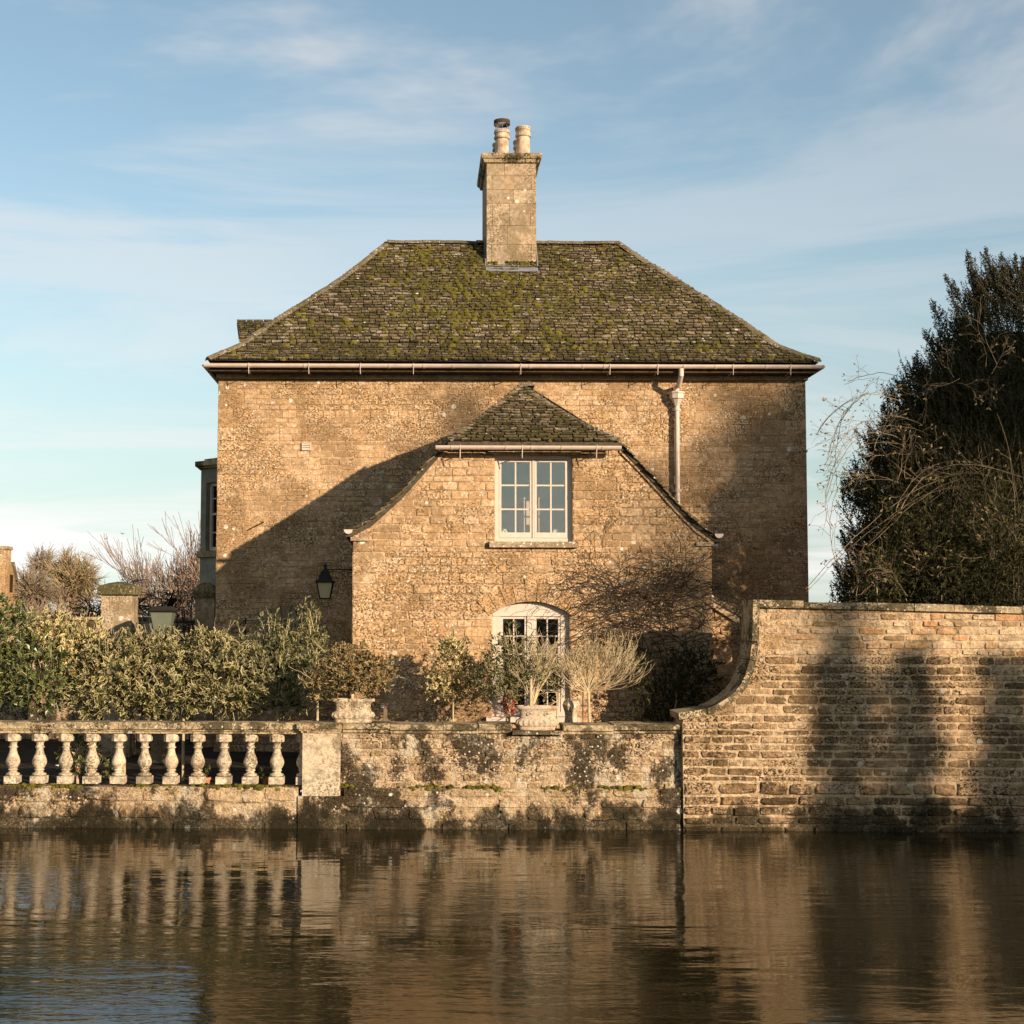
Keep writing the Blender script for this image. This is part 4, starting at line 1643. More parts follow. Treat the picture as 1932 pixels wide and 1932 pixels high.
# ---- lean-to on the right of the wing
lx1 = WX1 + 0.55
lz_a, lz_b = at(1345, 1108, 22.3).z, at(1395, 1150, 22.3).z
mb = MB()
mb.prism([(WX1, ZG - 0.1), (lx1, ZG - 0.1), (lx1, lz_b - 0.06), (WX1, lz_a - 0.06)], 22.3, 24.95)
lean = mb.build('lean_to_wall', M['mortar'], house)
rng = random.Random(15)
put_stones(lay(WX1, lx1, ZG, lz_a, 0.15, (0.2, 0.4), rng), 'house', 22.3, lean, M['stone'], rng, 0, top=lambda x: lerp(lz_a, lz_b, (x - WX1) / (lx1 - WX1)) - 0.07)
mb = MB()
mb.prism([(WX1 + 0.002, lz_a - 0.055), (lx1 + 0.15, lz_b - 0.13), (lx1 + 0.15, lz_b - 0.05), (WX1 + 0.002, lz_a + 0.02)], 22.2, 24.98)
mb.build('lean_to_roof', M['slate'], house)
mb = MB()
mb.prism([(WX1 + 0.01, lz_a - 0.15), (lx1 + 0.1, lz_b - 0.22), (lx1 + 0.1, lz_b - 0.11), (WX1 + 0.01, lz_a - 0.06)], 22.22, 22.26)
mb.build('bargeboard', M['ashlar'], house)  # white board in a darker stone colour that stands in for its shade


# ------------------------------------------------------------------ RIVER WALLS
# tall garden wall with its swept end
TALL = [(1288, 1358), (1335, 1349), (1358, 1339), (1379, 1326), (1394, 1313), (1407, 1297), (1417, 1276), (1425, 1247), (1430, 1212), (1431.5, 1146)]
tp = [at(u, v, YT) for u, v in TALL]
tp = [(q.x, q.z) for q in tp]
tend = at(1932, 1158, YT)
tslope = (tend.z - tp[-1][1]) / (tend.x - tp[-1][0])
TX0, TX1 = tp[0][0], 11.0


def ttop(x):
    if x < tp[-1][0]:
        return interp(x, tp)
    return tp[-1][1] + (x - tp[-1][0]) * tslope


tall = thing('tall_garden_wall', 'tall coursed stone garden wall with swept end and stone coping above the water', 'wall', (7, YT, 0))
mb = MB()
TT = 0.55
wall_cols(mb, [q[0] for q in tp] + [TX1], -0.5, ttop, [], YT, YT + TT)
tbody = mb.build('wall_body', M['wallmortar'], tall)
rng = random.Random(42)
zrep = at(1600, 1237, YT).z                    # courses above were rebuilt with paler, redder stones
trects = lay(TX0, TX1, -0.1, 0.62, 0.145, (0.26, 0.56), rng)
low_r = lay(TX0, TX1, 0.62, zrep, 0.102, (0.11, 0.52), rng)
up_r = lay(TX0, TX1, zrep, ttop(TX1 - 1) + 0.4, 0.098, (0.14, 0.42), rng)
put_stones(trects, 'rough', YT, tbody, M['wallstone'], rng, 60, gap=0.018, depth=0.05, sink=0.028, top=ttop, restname='plinth_stonework')
put_stones([r_ for r_ in low_r if r_[0] < 10.2], 'wall', YT, tbody, M['wallstone'], rng, 175, gap=0.011, depth=0.036, sink=0.024, top=ttop)
put_stones([r_ for r_ in up_r if r_[0] < 10.2], 'wall', YT, tbody, M['patchstone'], rng, 65, gap=0.013, depth=0.036, sink=0.025, top=ttop)
# coping: slabs along the sweep, then along the level top
cp = [(TX0 - 0.06, tp[0][1] + 0.005)] + tp[1:-1] + [(tp[-1][0], tp[-1][1] + 0.08)]


def offset_poly(a, b_, th):
    dx, dz = b_[0] - a[0], b_[1] - a[1]
    L = math.hypot(dx, dz)
    nx, nz = -dz / L, dx / L
    return (nx * th, nz * th)


norms = []
for i in range(len(cp)):
    a, b_ = cp[max(0, i - 1)], cp[min(len(cp) - 1, i + 1)]
    norms.append(offset_poly(a, b_, 0.085))
for i in range(len(cp) - 1):
    a, b_ = cp[i], cp[i + 1]
    na, nb_ = norms[i], norms[i + 1]
    mb = MB()
    e = 0.004
    f = lambda p_, q_, t_: (lerp(p_[0], q_[0], t_), lerp(p_[1], q_[1], t_))
    oa, ob = (a[0] + na[0], a[1] + na[1]), (b_[0] + nb_[0], b_[1] + nb_[1])
    mb.prism([f(a, b_, 0.02), f(a, b_, 0.98), f(oa, ob, 0.98), f(oa, ob, 0.02)], YT - 0.05 - rng.uniform(0, .015), YT + TT + 0.06)
    mb.build('coping_slab', M['coping'], tall)
x = tp[-1][0] - 0.09
while x < 10.6:
    w = rng.uniform(0.45, 0.95)
    mb = MB()
    z0, z1 = ttop(max(x, tp[-1][0])) + 0.002, ttop(x + w) + 0.002
    hgt = rng.uniform(0.082, 0.10)
    mb.prism([(x + 0.004, z0), (x + w - 0.004, z1), (x + w - 0.006, z1 + hgt), (x + 0.006, z0 + hgt + rng.uniform(-.006, .006))], YT - 0.055 - rng.uniform(0, .02), YT + TT + 0.06)
    mb.build('coping_slab', M['coping'], tall)
    x += w

# low river wall with pier, coping and projecting plinth
LX0, LX1 = at(643, 1450, YG).x, TX0
PX0, PX1 = at(571, 1450, YG).x, LX0
ZL = at(900, 1383, YG).z                      # underside of the coping
ZC = at(900, 1366, YG).z
ZP = at(900, 1484, YG).z                      # top of plinth
lw = thing('low_river_wall', 'low weathered stone wall carrying two planters, rising from the water under the wing', 'wall', (2, YG, 0))
mb = MB()
mb.box(LX0, LX1 - 0.002, YG, YG + 0.42, -0.5, ZL)
lbody = mb.build('wall_body', M['riverstone'], lw)
rng = random.Random(19)
put_stones(lay(LX0, LX1 - 0.01, ZP - 0.05, ZL, 0.10, (0.16, 0.45), rng), 'wall', YG, lbody, M['riverstone'], rng, 95, gap=0.007, depth=0.030, sink=0.020)
mb = MB()
mb.box(PX1 + 0.052, TX0 + 0.02, YG - 0.075, YG - 0.002, -0.5, ZP - 0.02)
pl = mb.build('plinth', M['riverstone'], lw)
put_stones(lay(PX1 + 0.054, TX0, -0.12, ZP - 0.0, 0.17, (0.3, 0.75), rng), 'rough', YG - 0.075, pl, M['riverstone'], rng, 40, gap=0.010, depth=0.05, sink=0.034)
pa, pb = at(966, 1375, YG).x, at(1062, 1375, YG).x
for xa, xb in ((LX0 + 0.02, pa), (pb, LX1 - 0.004)):
    x = xa
    k = 0
    while x < xb - 0.05:
        w = min([0.62, 0.75, 0.5, 0.95, 0.8][k % 5] * rng.uniform(0.9, 1.1), xb - x)
        if xb - x - w < 0.25:
            w = xb - x
        mb = MB()
        dz = rng.uniform(-0.012, 0.008)
        for o, z0, z1 in ((0.035, ZL, ZL + 0.045), (0.075, ZL + 0.045, ZC)):
            mb.box(x + 0.003, x + w - 0.003, YG - o - 0.01 * rng.random(), YG + 0.42 + o, z0 + dz + (0.0006 if o > 0.05 else 0), z1 + dz)
        mb.build('coping_slab', M['coping'], lw)
        x += w
        k += 1
mb = MB()
mb.box(pa + 0.003, pb - 0.003, YG - 0.10, YG + 0.44, ZL - 0.012, ZL + 0.032)
mb.build('coping_slab', M['coping'], lw)
moss = MB()
for i in range(420):
    x = rng.uniform(LX0, LX1)
    if math.sin(x * 3.1) + math.sin(x * 7.3 + 1) + rng.uniform(-1, 1) < 0.2:
        continue
    moss_clump(moss, V((x, YG - 0.10 + rng.random() * 0.10, ZP + rng.uniform(-0.03, 0.01))), V((0, -0.5, 0.85)), rng.uniform(0.015, 0.04), rng)
struct(moss.build('moss', M['moss'], lw), 'stuff')

# pier at the end of the balustrade
pier = thing('stone_pier', 'square pale stone pier with moulded cap between the balustrade and the low wall', 'pier', ((PX0 + PX1) / 2, YG, 0))
mb = MB()
mb.box(PX0, PX1 - 0.004, YG - 0.06, YG + 0.40, ZP - 0.12, ZL + 0.0)
mb.build('shaft', M['baluster'], pier)
mb = MB()
mb.box(PX0 - 0.05, PX1 + 0.05, YG - 0.085, YG + 0.44, -0.5, ZP - 0.122)
mb.build('base', M['riverstone'], pier)
mb = MB()
for o, z0, z1 in ((0.02, ZL, ZL + 0.03), (0.045, ZL + 0.03, ZL + 0.055), (0.07, ZL + 0.055, ZC + 0.005)):
    mb.box(PX0 - o, PX1 + o * 0.25, YG - 0.06 - o, YG + 0.40 + o, z0, z1)
mb.build('cap', M['coping'], pier)

# balustrade
bal = thing('stone_balustrade', 'stone balustrade of vase-shaped balusters along the water below the hedge', 'balustrade', (-3.5, YG, 0))
BX0 = -9.0
BZ0 = at(300, 1480, YG).z
BZ1 = at(300, 1384, YG).z
RZ1 = at(300, 1362.5, YG).z
x = PX0 - 0.004
k = 0
while x > BX0:
    w = [1.02, 1.35, 0.9, 1.2][k % 4]
    mb = MB()
    for o, z0, z1 in ((0.0, BZ1, BZ1 + 0.035), (0.025, BZ1 + 0.035, BZ1 + 0.06), (0.055, BZ1 + 0.06, RZ1 - 0.012), (0.035, RZ1 - 0.012, RZ1)):
        mb.box(x - w + 0.003, x - 0.003, YG - 0.0 - o, YG + 0.24 + o, z0, z1)
    mb.build('rail', M['coping'], bal)
    x -= w
    k += 1
mb = MB()
mb.box(BX0, PX0 - 0.051, YG - 0.06, YG + 0.33, -0.5, BZ0 - 0.03)
pl = mb.build('plinth', M['riverstone'], bal)
rng = random.Random(23)
put_stones(lay(-6.2, PX0 - 0.051, -0.12, BZ0 - 0.01, 0.21, (0.4, 1.0), rng), 'rough', YG - 0.06, pl, M['riverstone'], rng, 40, gap=0.008, depth=0.05, sink=0.034)
moss = MB()
for i in range(520):
    x = rng.uniform(-6, PX0)
    if math.sin(x * 2.1) + math.sin(x * 5.3 + 1) + rng.uniform(-1, 1) < 0.0:
        continue
    moss_clump(moss, V((x, YG - 0.08 + rng.random() * 0.12, BZ0 - 0.02 + rng.uniform(-0.03, 0.01))), V((0, -0.5, 0.85)), rng.uniform(0.015, 0.04), rng)
struct(moss.build('moss', M['moss'], bal), 'stuff')
# baluster (one mesh, copied)
H = BZ1 - BZ0
bp = [(0.066, 0.145), (0.086, 0.155), (0.094, 0.175), (0.088, 0.195), (0.060, 0.212), (0.050, 0.235), (0.052, 0.25), (0.066, 0.258), (0.066, 0.27), (0.055, 0.285), (0.074, 0.33), (0.090, 0.375), (0.096, 0.42), (0.092, 0.465), (0.078, 0.52),
      (0.060, 0.585), (0.048, 0.65), (0.046, 0.695), (0.050, 0.70), (0.064, 0.706), (0.064, 0.722), (0.050, 0.730), (0.047, 0.78), (0.054, 0.805), (0.080, 0.835), (0.088, 0.845)]
mb = MB()
mb.lathe([(r_, z * H) for r_, z in bp], (0, 0, 0), 20)
mb.box(-0.097, 0.097, -0.097, 0.097, 0.002, 0.146 * H)
c_ = 0.022
mb.lathe([(0.098, 0.84 * H), (0.098, 0.9995 * H)], (0, 0, 0), 8, lambda w, i, r_: (max(-.094, min(.094, 1.35 * r_ * math.cos(w + math.pi / 8))), max(-.094, min(.094, 1.35 * r_ * math.sin(w + math.pi / 8)))))
bme = mb.mesh('baluster', M['baluster'])
for i in range(-3, 12):
    u = 25 + 49.75 * i
    o = link('baluster', bme, bal)
    o.location = (at(u, 1430, YG + 0.12).x, YG + 0.12, BZ0)
    o.rotation_euler = (rng.uniform(-0.008, 0.008), rng.uniform(-0.012, 0.012), rng.uniform(-0.08, 0.08) + (math.pi / 2) * rng.randrange(4))
    o.scale = (rng.uniform(0.95, 1.04), rng.uniform(0.95, 1.04), 1)


# ------------------------------------------------------------------ plants
def rvec(rng):
    while True:
        q = V((rng.uniform(-1, 1), rng.uniform(-1, 1), rng.uniform(-1, 1)))
        if 0.01 < q.length_squared < 1:
            return q.normalized()


LUV = [(0, 0), (0, 0), (0, 0), (0, 0), (1, 1)]


def leaf(mb, p_, d, n_, L, W, fold=0.25, curl=0.0):
    side = d.cross(n_)
    if side.length < 1e-4:
        return
    side.normalize()
    n_ = side.cross(d)
    m_ = p_ + d * (L * 0.55)
    tip = p_ + d * L - n_ * (curl * L)
    a, b_ = m_ + side * (W / 2) + n_ * (W * fold), m_ - side * (W / 2) + n_ * (W * fold)
    mb.add([p_, a, tip, b_, m_], [(0, 1, 4), (1, 2, 4), (2, 3, 4), (3, 0, 4)], LUV)


def rosette(mb, c, axis, rng, nl, L, W, spread=0.9):
    a = axis.cross(V((0.3, 0.9, 0.2))).normalized()
    b_ = axis.cross(a)
    w0 = rng.uniform(0, 6.28)
    for k in range(nl):
        w = w0 + 2.4 * k
        el = rng.uniform(0.25, 1.0) * spread
        d = (axis * (1 - el * 0.6) + (a * math.cos(w) + b_ * math.sin(w)) * el).normalized()
        l_ = L * rng.uniform(0.65, 1.15)
        leaf(mb, c + axis * rng.uniform(-0.03, 0.02), d, axis + rvec(rng) * 0.3, l_, W * rng.uniform(0.8, 1.15) * l_ / L, 0.2, rng.uniform(-0.1, 0.25))


def grow(mb, rng, p_, d, L, r, lev, mx, kids, spread, shrink=0.68, rise=0.0, wig=0.18, nseg=3, sides=3, tip=None, rmin=0.0015, rs=0.55):
    pts, rad_ = [V(p_)], [r]
    d = d.normalized()
    for i in range(nseg):
        d = (d + rvec(rng) * wig + V((0, 0, rise))).normalized()
        pts.append(pts[-1] + d * (L / nseg))
        rad_.append(max(rmin, r * (1 - 0.45 * (i + 1) / nseg)))
    mb.tube(pts, rad_, 6 if (sides > 3 and lev < 2) else sides, lev == 0)
    if lev >= mx:
        if tip:
            tip(pts[-1], d, pts)
        return
    for k in range(kids[min(lev, len(kids) - 1)]):
        f = rng.uniform(0.35, 1.0) if k else 1.0
        j = min(nseg - 1, int(f * nseg))
        q = pts[j].lerp(pts[j + 1], f * nseg - j)
        nd = (d + rvec(rng) * spread * rng.uniform(0.6, 1.2)).normalized()
        grow(mb, rng, q, nd, L * shrink * rng.uniform(0.75, 1.25), max(rmin, r * rs * rng.uniform(0.8, 1.15)), lev + 1, mx, kids, spread, shrink, rise, wig, nseg, sides, tip, rmin, rs)


def shrub(name, label, cat, blobs, mat, seed, nros, L=0.085, W=0.036, stems=(), group=None, nl=6, up=0.35, twigs=0, shoots=0, accent=None, naccent=0, base=ZG, stemr=0.022, twigmat='paletwig'):
    """blobs: (u, v, Y, ru, rv, ry) in picture units for u, v and metres for depth"""
    rng = random.Random(seed)
    el = []
    for (u, v, Y, ru, rv, ry) in blobs:
        c = at(u, v, Y)
        el.append((c, V((ru * Y / FD, ry, rv * Y / FD))))
    tot = sum(e_[1].x * e_[1].z for e_ in el)
    c0 = el[0][0]
    root = thing(name, label, cat, (c0.x, c0.y, base), group)
    tw = MB()
    if not stems:
        stems = [(blobs[0][0], blobs[0][2])]
    for (u, Y) in stems:
        sx = at(u, 1300, Y).x
        pts = [V((sx + rng.uniform(-.02, .02), Y, base)), V((sx + rng.uniform(-.02, .02), Y, lerp(base, c0.z, 0.55))), V((sx + rng.uniform(-.02, .02), Y, c0.z))]
        sm = MB()
        sm.tube(pts, [stemr, stemr * 0.9, stemr * 0.6], 7)
        sm.build('stem', M['paletwig'] if stemr < 0.03 else M['bark'], root)
        near = min(el, key=lambda e_: abs(e_[0].x - sx))
        for k in range(14):
            d = rvec(rng)
            d.z = abs(d.z) * 0.8 + 0.1
            e1 = near[0] + V((d.x * near[1].x, d.y * near[1].y, d.z * near[1].z)) * rng.uniform(0.5, 0.9)
            s_ = pts[1].lerp(pts[2], rng.uniform(0.5, 1))
            m_ = s_.lerp(e1, 0.5) + rvec(rng) * 0.06
            tw.tube([s_, m_, e1], [stemr * 0.45, stemr * 0.3, 0.004], 4)
    lv, ac = MB(), MB()
    for e_ in el:
        c, rr = e_
        kk = int(nros * rr.x * rr.z / tot)
        for i in range(kk):
            d = rvec(rng)
            if d.y > 0.45 and rng.random() < 0.6:
                d.y = -d.y
            q = rng.uniform(0.25, 1.0) ** 0.4 * rng.uniform(0.80, 1.16) * (1 + 0.13 * math.sin(d.x * 7 + seed) * math.sin(d.z * 6 + seed * 2))
            p_ = c + V((d.x * rr.x, d.y * rr.y, d.z * rr.z)) * q
            if p_.z < base + 0.05:
                continue
            ax_ = (d + V((0, 0, up)) + rvec(rng) * 0.45).normalized()
            lk = rng.choice((0.6, 0.8, 1.0, 1.0, 1.25))
            rosette(lv, p_, ax_, rng, rng.randint(max(3, nl - 3), nl), L * lk, W * lk)
            if rng.random() < 0.25:
                tw.tube([p_ - ax_ * 0.14 + rvec(rng) * 0.03, p_], [0.004, 0.003], 3, False)
            if accent and rng.random() < naccent:
                rosette(ac, p_ + ax_ * 0.02, ax_, rng, 4, L * 0.7, W * 0.8)
    for i in range(shoots):
        c, rr = rng.choice(el)
        p_ = c + V((rng.uniform(-.8, .8) * rr.x, rng.uniform(-.7, .3) * rr.y, rr.z * rng.uniform(0.5, 0.95)))
        d = (V((0, 0, 1)) + rvec(rng) * 0.35).normalized()
        l_ = rng.uniform(0.15, 0.34) * (1.0 if shoots > 30 else 0.5)
        tw.tube([p_, p_ + d * l_ * 0.6, p_ + d * l_ + V((rng.uniform(-.02, .02), 0, 0))], [0.005, 0.004, 0.002], 3, False)
        for k in range(9):
            f = 0.25 + 0.75 * k / 8
            leaf(lv, p_ + d * l_ * f, (d * 0.8 + rvec(rng) * 0.8).normalized(), rvec(rng), L * 0.9, W * 0.9)
    for i in range(twigs):
        c, rr = rng.choice(el)
        d = rvec(rng)
        p_ = c + V((d.x * rr.x, d.y * rr.y, d.z * rr.z)) * 0.8
        grow(tw, rng, p_, d + V((0, 0, 0.6)), 0.22, 0.004, 0, 1, [2], 0.5, rmin=0.002)
    if tw.v:
        struct(tw.build('twigs', M[twigmat], root), 'stuff')
    lv.build('foliage', mat, root)
    if accent and ac.v:
        ac.build('red_leaves', accent, root)
    return root


HG = 'hedge of clipped shrubs behind the balustrade'
shrub('evergreen_shrub', 'glossy dark green shrub at the far left end of the hedge', 'shrub', [(-10, 1230, 20.7, 105, 95, 0.6), (70, 1275, 20.5, 85, 72, 0.5), (-60, 1180, 20.8, 80, 70, 0.5), (25, 1168, 21.2, 30, 26, 0.3)], M['leaf_green'], 101, 1500, 0.10, 0.042,
      [(-20, 20.7), (75, 20.6)], HG, accent=M['berry'], naccent=0.012)
shrub('cream_shrub', 'yellow-cream variegated shrub rising in front of the gate pillar', 'shrub', [(92, 1194, 21.0, 44, 32, 0.4), (150, 1235, 20.9, 62, 55, 0.5), (110, 1215, 20.9, 60, 50, 0.5), (175, 1230, 20.9, 30, 28, 0.3)], M['leaf_cream'], 102, 800, 0.095, 0.042,
      [(168, 20.9)], HG, shoots=22, twigs=40)
shrub('variegated_shrub', 'variegated hedge shrub below the stone gate pillar', 'shrub', [(205, 1275, 20.6, 92, 74, 0.5), (180, 1315, 20.5, 70, 42, 0.45), (245, 1242, 20.8, 66, 36, 0.45), (255, 1310, 20.5, 60, 42, 0.4)], M['leaf_var'], 103, 720, 0.098, 0.046, [(235, 20.6)], HG, shoots=26, twigs=40)
shrub('variegated_shrub', 'variegated hedge shrub below the pale green tub', 'shrub', [(318, 1272, 20.7, 88, 68, 0.5), (330, 1312, 20.5, 76, 44, 0.45), (305, 1236, 20.9, 66, 34, 0.4)], M['leaf_var'], 104, 720, 0.098, 0.046, [(345, 20.6)], HG, shoots=26, twigs=40)
shrub('variegated_shrub', 'variegated hedge shrub below the shaded corner of the main house', 'shrub', [(415, 1270, 20.7, 86, 68, 0.5), (430, 1310, 20.5, 74, 42, 0.45), (400, 1236, 20.9, 66, 34, 0.4)], M['leaf_var'], 105, 700, 0.098, 0.046, [(432, 20.6)], HG, shoots=26, twigs=40)
shrub('olive_shrub', 'taller olive green shrub with upright shoots below the wall lantern', 'shrub', [(520, 1265, 20.8, 75, 62, 0.5), (575, 1240, 21.0, 55, 55, 0.45), (560, 1300, 20.6, 68, 44, 0.45), (500, 1220, 21.0, 58, 36, 0.4), (490, 1305, 20.6, 60, 42, 0.4), (575, 1195, 21.1, 32, 26, 0.3)], M['leaf_olive'], 106, 1000, 0.095, 0.036,
      [(522, 20.7), (600, 20.8)], HG, shoots=46, twigs=12)
shrub('pot_plant', 'bushy evergreen with reddish leaves spilling from the planter beside the pier', 'plant', [(662, 1268, 19.5, 72, 44, 0.3), (700, 1275, 19.5, 45, 38, 0.28), (620, 1290, 19.6, 50, 34, 0.25), (655, 1240, 19.55, 40, 28, 0.25)], M['leaf_pot'], 107, 800, 0.068, 0.030,
      [(665, 19.5)], None, base=ZC + 0.2, accent=M['berry'], naccent=0.03, twigs=8)
shrub('standard_shrub', 'yellow variegated ball-headed shrub on a thin stem against the wing wall', 'shrub', [(855, 1265, 20.1, 48, 48, 0.32), (830, 1290, 20.1, 34, 34, 0.25), (885, 1285, 20.2, 40, 42, 0.28), (852, 1230, 20.15, 36, 24, 0.22)], M['leaf_cream'], 108, 640, 0.072, 0.032,
      [(853, 20.0)], None, stemr=0.014)
shrub('low_plant', 'low leafy plant seen between the balusters at the left', 'plant', [(150, 1425, 20.1, 34, 40, 0.2), (190, 1450, 20.1, 26, 26, 0.2)], M['leaf_green'], 132, 130, 0.08, 0.036, [(150, 20.1)], None, accent=M['berry'], naccent=0.1)
pp = shrub('pot_shrub', 'half bare shrub with green leaves growing out of the front planter', 'shrub', [(950, 1250, 19.6, 44, 50, 0.25), (968, 1222, 19.6, 40, 44, 0.22), (930, 1280, 19.7, 46, 40, 0.25), (1010, 1270, 19.55, 40, 34, 0.2), (965, 1305, 19.55, 46, 16, 0.2)], M['leaf_olive'], 109, 560, 0.062, 0.026,
      [(1002, 19.42)], None, base=ZC + 0.12)
rng = random.Random(1)
mb = MB()
for k in range(9):
    b0 = at(1005 + rng.uniform(-8, 8), 1328, 19.45)
    grow(mb, rng, b0, V((rng.uniform(-.2, .6), rng.uniform(-.2, .2), 1)), 0.31, 0.010, 0, 4, [3, 3, 2, 2], 0.55, 0.72, 0.08, 0.16, 3, 4, None, 0.0022)
mb.build('bare_branches', M['paletwig'], pp)
# twiggy standard to the right of the front planter
st = thing('twiggy_standard', 'bare fan-shaped twiggy shrub on a straight stem below the climber', 'shrub', (at(1112, 1300, 19.95).x, 19.95, ZG))
mb = MB()
a, b_ = at(1112, 1364, 19.95), at(1110, 1305, 19.95)
mb.tube([V((a.x, 19.95, ZG)), a, b_], [0.022, 0.021, 0.018], 8)
mb.build('stem', M['paletwig'], st)
mb = MB()
lv = MB()
rng = random.Random(66)


def sparse_tip(p_, d, pts):
    if rng.random() < 0.45:
        rosette(lv, p_, d, rng, 3, 0.035, 0.016)


for k in range(46):
    w = rng.uniform(-1.75, 1.75)
    d = V((math.sin(w), rng.uniform(-.45, .3), math.cos(w) * 0.8 + 0.12))
    tgt = 0.30 + 0.14 * max(0, math.sin(w))
    grow(mb, rng, b_ + V((0, 0, rng.uniform(-.02, .05))), d, tgt, 0.007, 0, 3, [3, 3, 2], 0.42, 0.60, 0.10, 0.16, 4, 3, sparse_tip, 0.0021)
mb.build('twigs', M['paletwig'], st)
lv.build('leaves', M['leaf_olive'], st)
mb = MB()
a = at(1098, 1364, 20.02)
mb.tube([V((a.x, 20.02, ZG)), at(1100, 1290, 20.02)], 0.008, 5)
mb.build('support_cane', M['paletwig'], st)
# red-leaved plant low behind the front planter
shrub('red_leaved_plant', 'small plant with deep red leaves left of the front planter', 'plant', [(960, 1328, 20.0, 15, 18, 0.12)], M['berry'], 120, 60, 0.05, 0.022, [(960, 20.0)])

# climber on the wing wall
cl = thing('bare_climber', 'dense leafless climber sprawling over the right side of the wing wall', 'climber', (at(1250, 1200, 20.8).x, 20.8, ZG))
mb = MB()
rng = random.Random(9)
b0 = at(1255, 1330, 20.75)
b0.z = ZG
for k in range(7):
    e1 = at(1190 + 18 * k, 1225 - rng.uniform(0, 40), 20.83)
    st_ = b0 + V((rng.uniform(-.15, .2), rng.uniform(-.05, .05), 0))
    pts = [st_.lerp(e1, f) + V((rng.uniform(-.05, .05), rng.uniform(-.03, .03), 0)) for f in frange(0, 1, 7)]
    mb.tube(pts, [0.014 - 0.008 * i / 7 for i in range(8)], 5)
for k in range(62):
    far = rng.random()
    s_ = at(lerp(1265, 1105, far * far) + rng.uniform(-45, 55), rng.uniform(1090, 1225) + 20 * (1 - far), 20.83 + rng.uniform(-.08, .06))
    w = rng.uniform(-2.0, 1.6)
    d = V((math.sin(w) * 1.2, rng.uniform(-.12, .08), math.cos(w) * 0.8 + 0.1))
    grow(mb, rng, s_, d, rng.uniform(0.30, 0.55), 0.008, 0, 3, [3, 2, 2], 0.62, 0.70, -0.03, 0.26, 5, 3, None, 0.0034)
# long arching whips
for k in range(90):
    s_ = at(rng.uniform(1150, 1340), rng.uniform(1070, 1225), 20.85)
    sg = rng.choice((-1, -1, 1))
    L = rng.uniform(0.4, 1.15)
    hgt = rng.uniform(0.3, 1.0)
    pts = [s_ + V((sg * L * f, -0.06 * math.sin(f * 3), L * (hgt * f - (hgt + 0.25) * f * f))) + rvec(rng) * 0.012 for f in frange(0, 1, 9)]
    mb.tube(pts, [0.006 - 0.003 * i / 9 for i in range(10)], 3, False)
    for q in range(2, 9):
        if rng.random() < 0.45:
            grow(mb, rng, pts[q], rvec(rng) + V((0, 0, 0.2)), rng.uniform(0.06, 0.16), 0.0025, 0, 1, [2], 0.6, 0.7, 0.0, 0.25, 3, 3, None, 0.0018)
cl_o = mb.build('stems', M['darktwig'], cl)
shrub('shaded_shrub', 'near-black evergreen shrub in the shade between the climber and the curved wall', 'shrub', [(1275, 1300, 20.55, 70, 82, 0.25), (1320, 1290, 20.5, 50, 75, 0.25), (1225, 1315, 20.5, 45, 62, 0.22), (1300, 1250, 20.6, 55, 40, 0.2)], M['leaf_yew'], 141, 900, 0.06, 0.022, [(1275, 20.55)], None, twigmat='darktwig')
shrub('loose_shrub', 'loose thin-leaved shrub filling the gap right of the front planter', 'shrub', [(1045, 1265, 20.15, 42, 50, 0.22), (1075, 1285, 20.2, 40, 40, 0.2), (1020, 1300, 20.1, 30, 28, 0.18)], M['leaf_olive'], 142, 210, 0.05, 0.02, [(1050, 20.15)], None, twigs=60, nl=5, stemr=0.012)
# fine wires of an old climber left of the arched window
mb = MB()
for k in range(7):
    s_ = at(865 + rng.uniform(-10, 10), 1275, 20.93)
    sg = rng.choice((-1, 1))
    w_ = rng.uniform(0.1, 0.32)
    pts = [s_ + V((sg * w_ * (1 - math.cos(f * 2.6)) * 0.5, 0, 0.55 * math.sin(f * 2.0) * rng.uniform(0.9, 1.05))) for f in frange(0, 1, 9)]
    mb.tube(pts, 0.0035, 3, False)
o = mb.build('vine_stems', M['darktwig'])
tag(o, 'few thin bare vine stems arching on the wing wall left of the arched window', 'climber')

# yew
yew = thing('yew_tree', 'tall dark yew tree with feathery upright shoots behind the tall garden wall', 'tree', (at(1850, 1100, 23.2).x, 23.2, ZG))
EDGE = [(500, 1905), (520, 1860), (560, 1828), (600, 1800), (630, 1785), (665, 1760), (700, 1705), (760, 1672), (820, 1640), (880, 1615), (930, 1592), (985, 1608), (1040, 1595), (1100, 1584), (1180, 1576)]
rng = random.Random(13)
mb = MB()
tr = MB()
bx_, by_ = at(1850, 1100, 23.2).x, 23.2
tr.tube([(bx_, by_, ZG), (bx_ + 0.1, by_, 3), (bx_ - 0.05, by_, 5.5), (bx_ + 0.1, by_, 8.0)], [0.32, 0.26, 0.17, 0.05], 9)


def yew_leaf(mb, p_, d, n_, L, W):
    side = d.cross(n_)
    if side.length < 1e-4:
        return
    side.normalize()
    m_ = p_ + d * (L * 0.5)
    mb.add([p_, m_ + side * W / 2, p_ + d * L, m_ - side * W / 2], [(0, 1, 2, 3)])


def yew_shoot(p_, d, L, nleaf, l_=0.06, w_=0.016):
    q = V(p_)
    step = L / nleaf
    tr_pts = [q.copy()]
    for k in range(nleaf):
        d = (d + V((0, 0, 0.05)) + rvec(rng) * 0.08).normalized()
        q = q + d * step
        sc = 1 - 0.5 * k / nleaf
        for s_ in range(2):
            yew_leaf(mb, q, (d * 0.6 + rvec(rng)).normalized(), rvec(rng), l_ * sc * rng.uniform(0.8, 1.3), w_)
    tr_pts.append(q)
    tr.tube([tr_pts[0], tr_pts[-1]], [0.007, 0.002], 3, False)


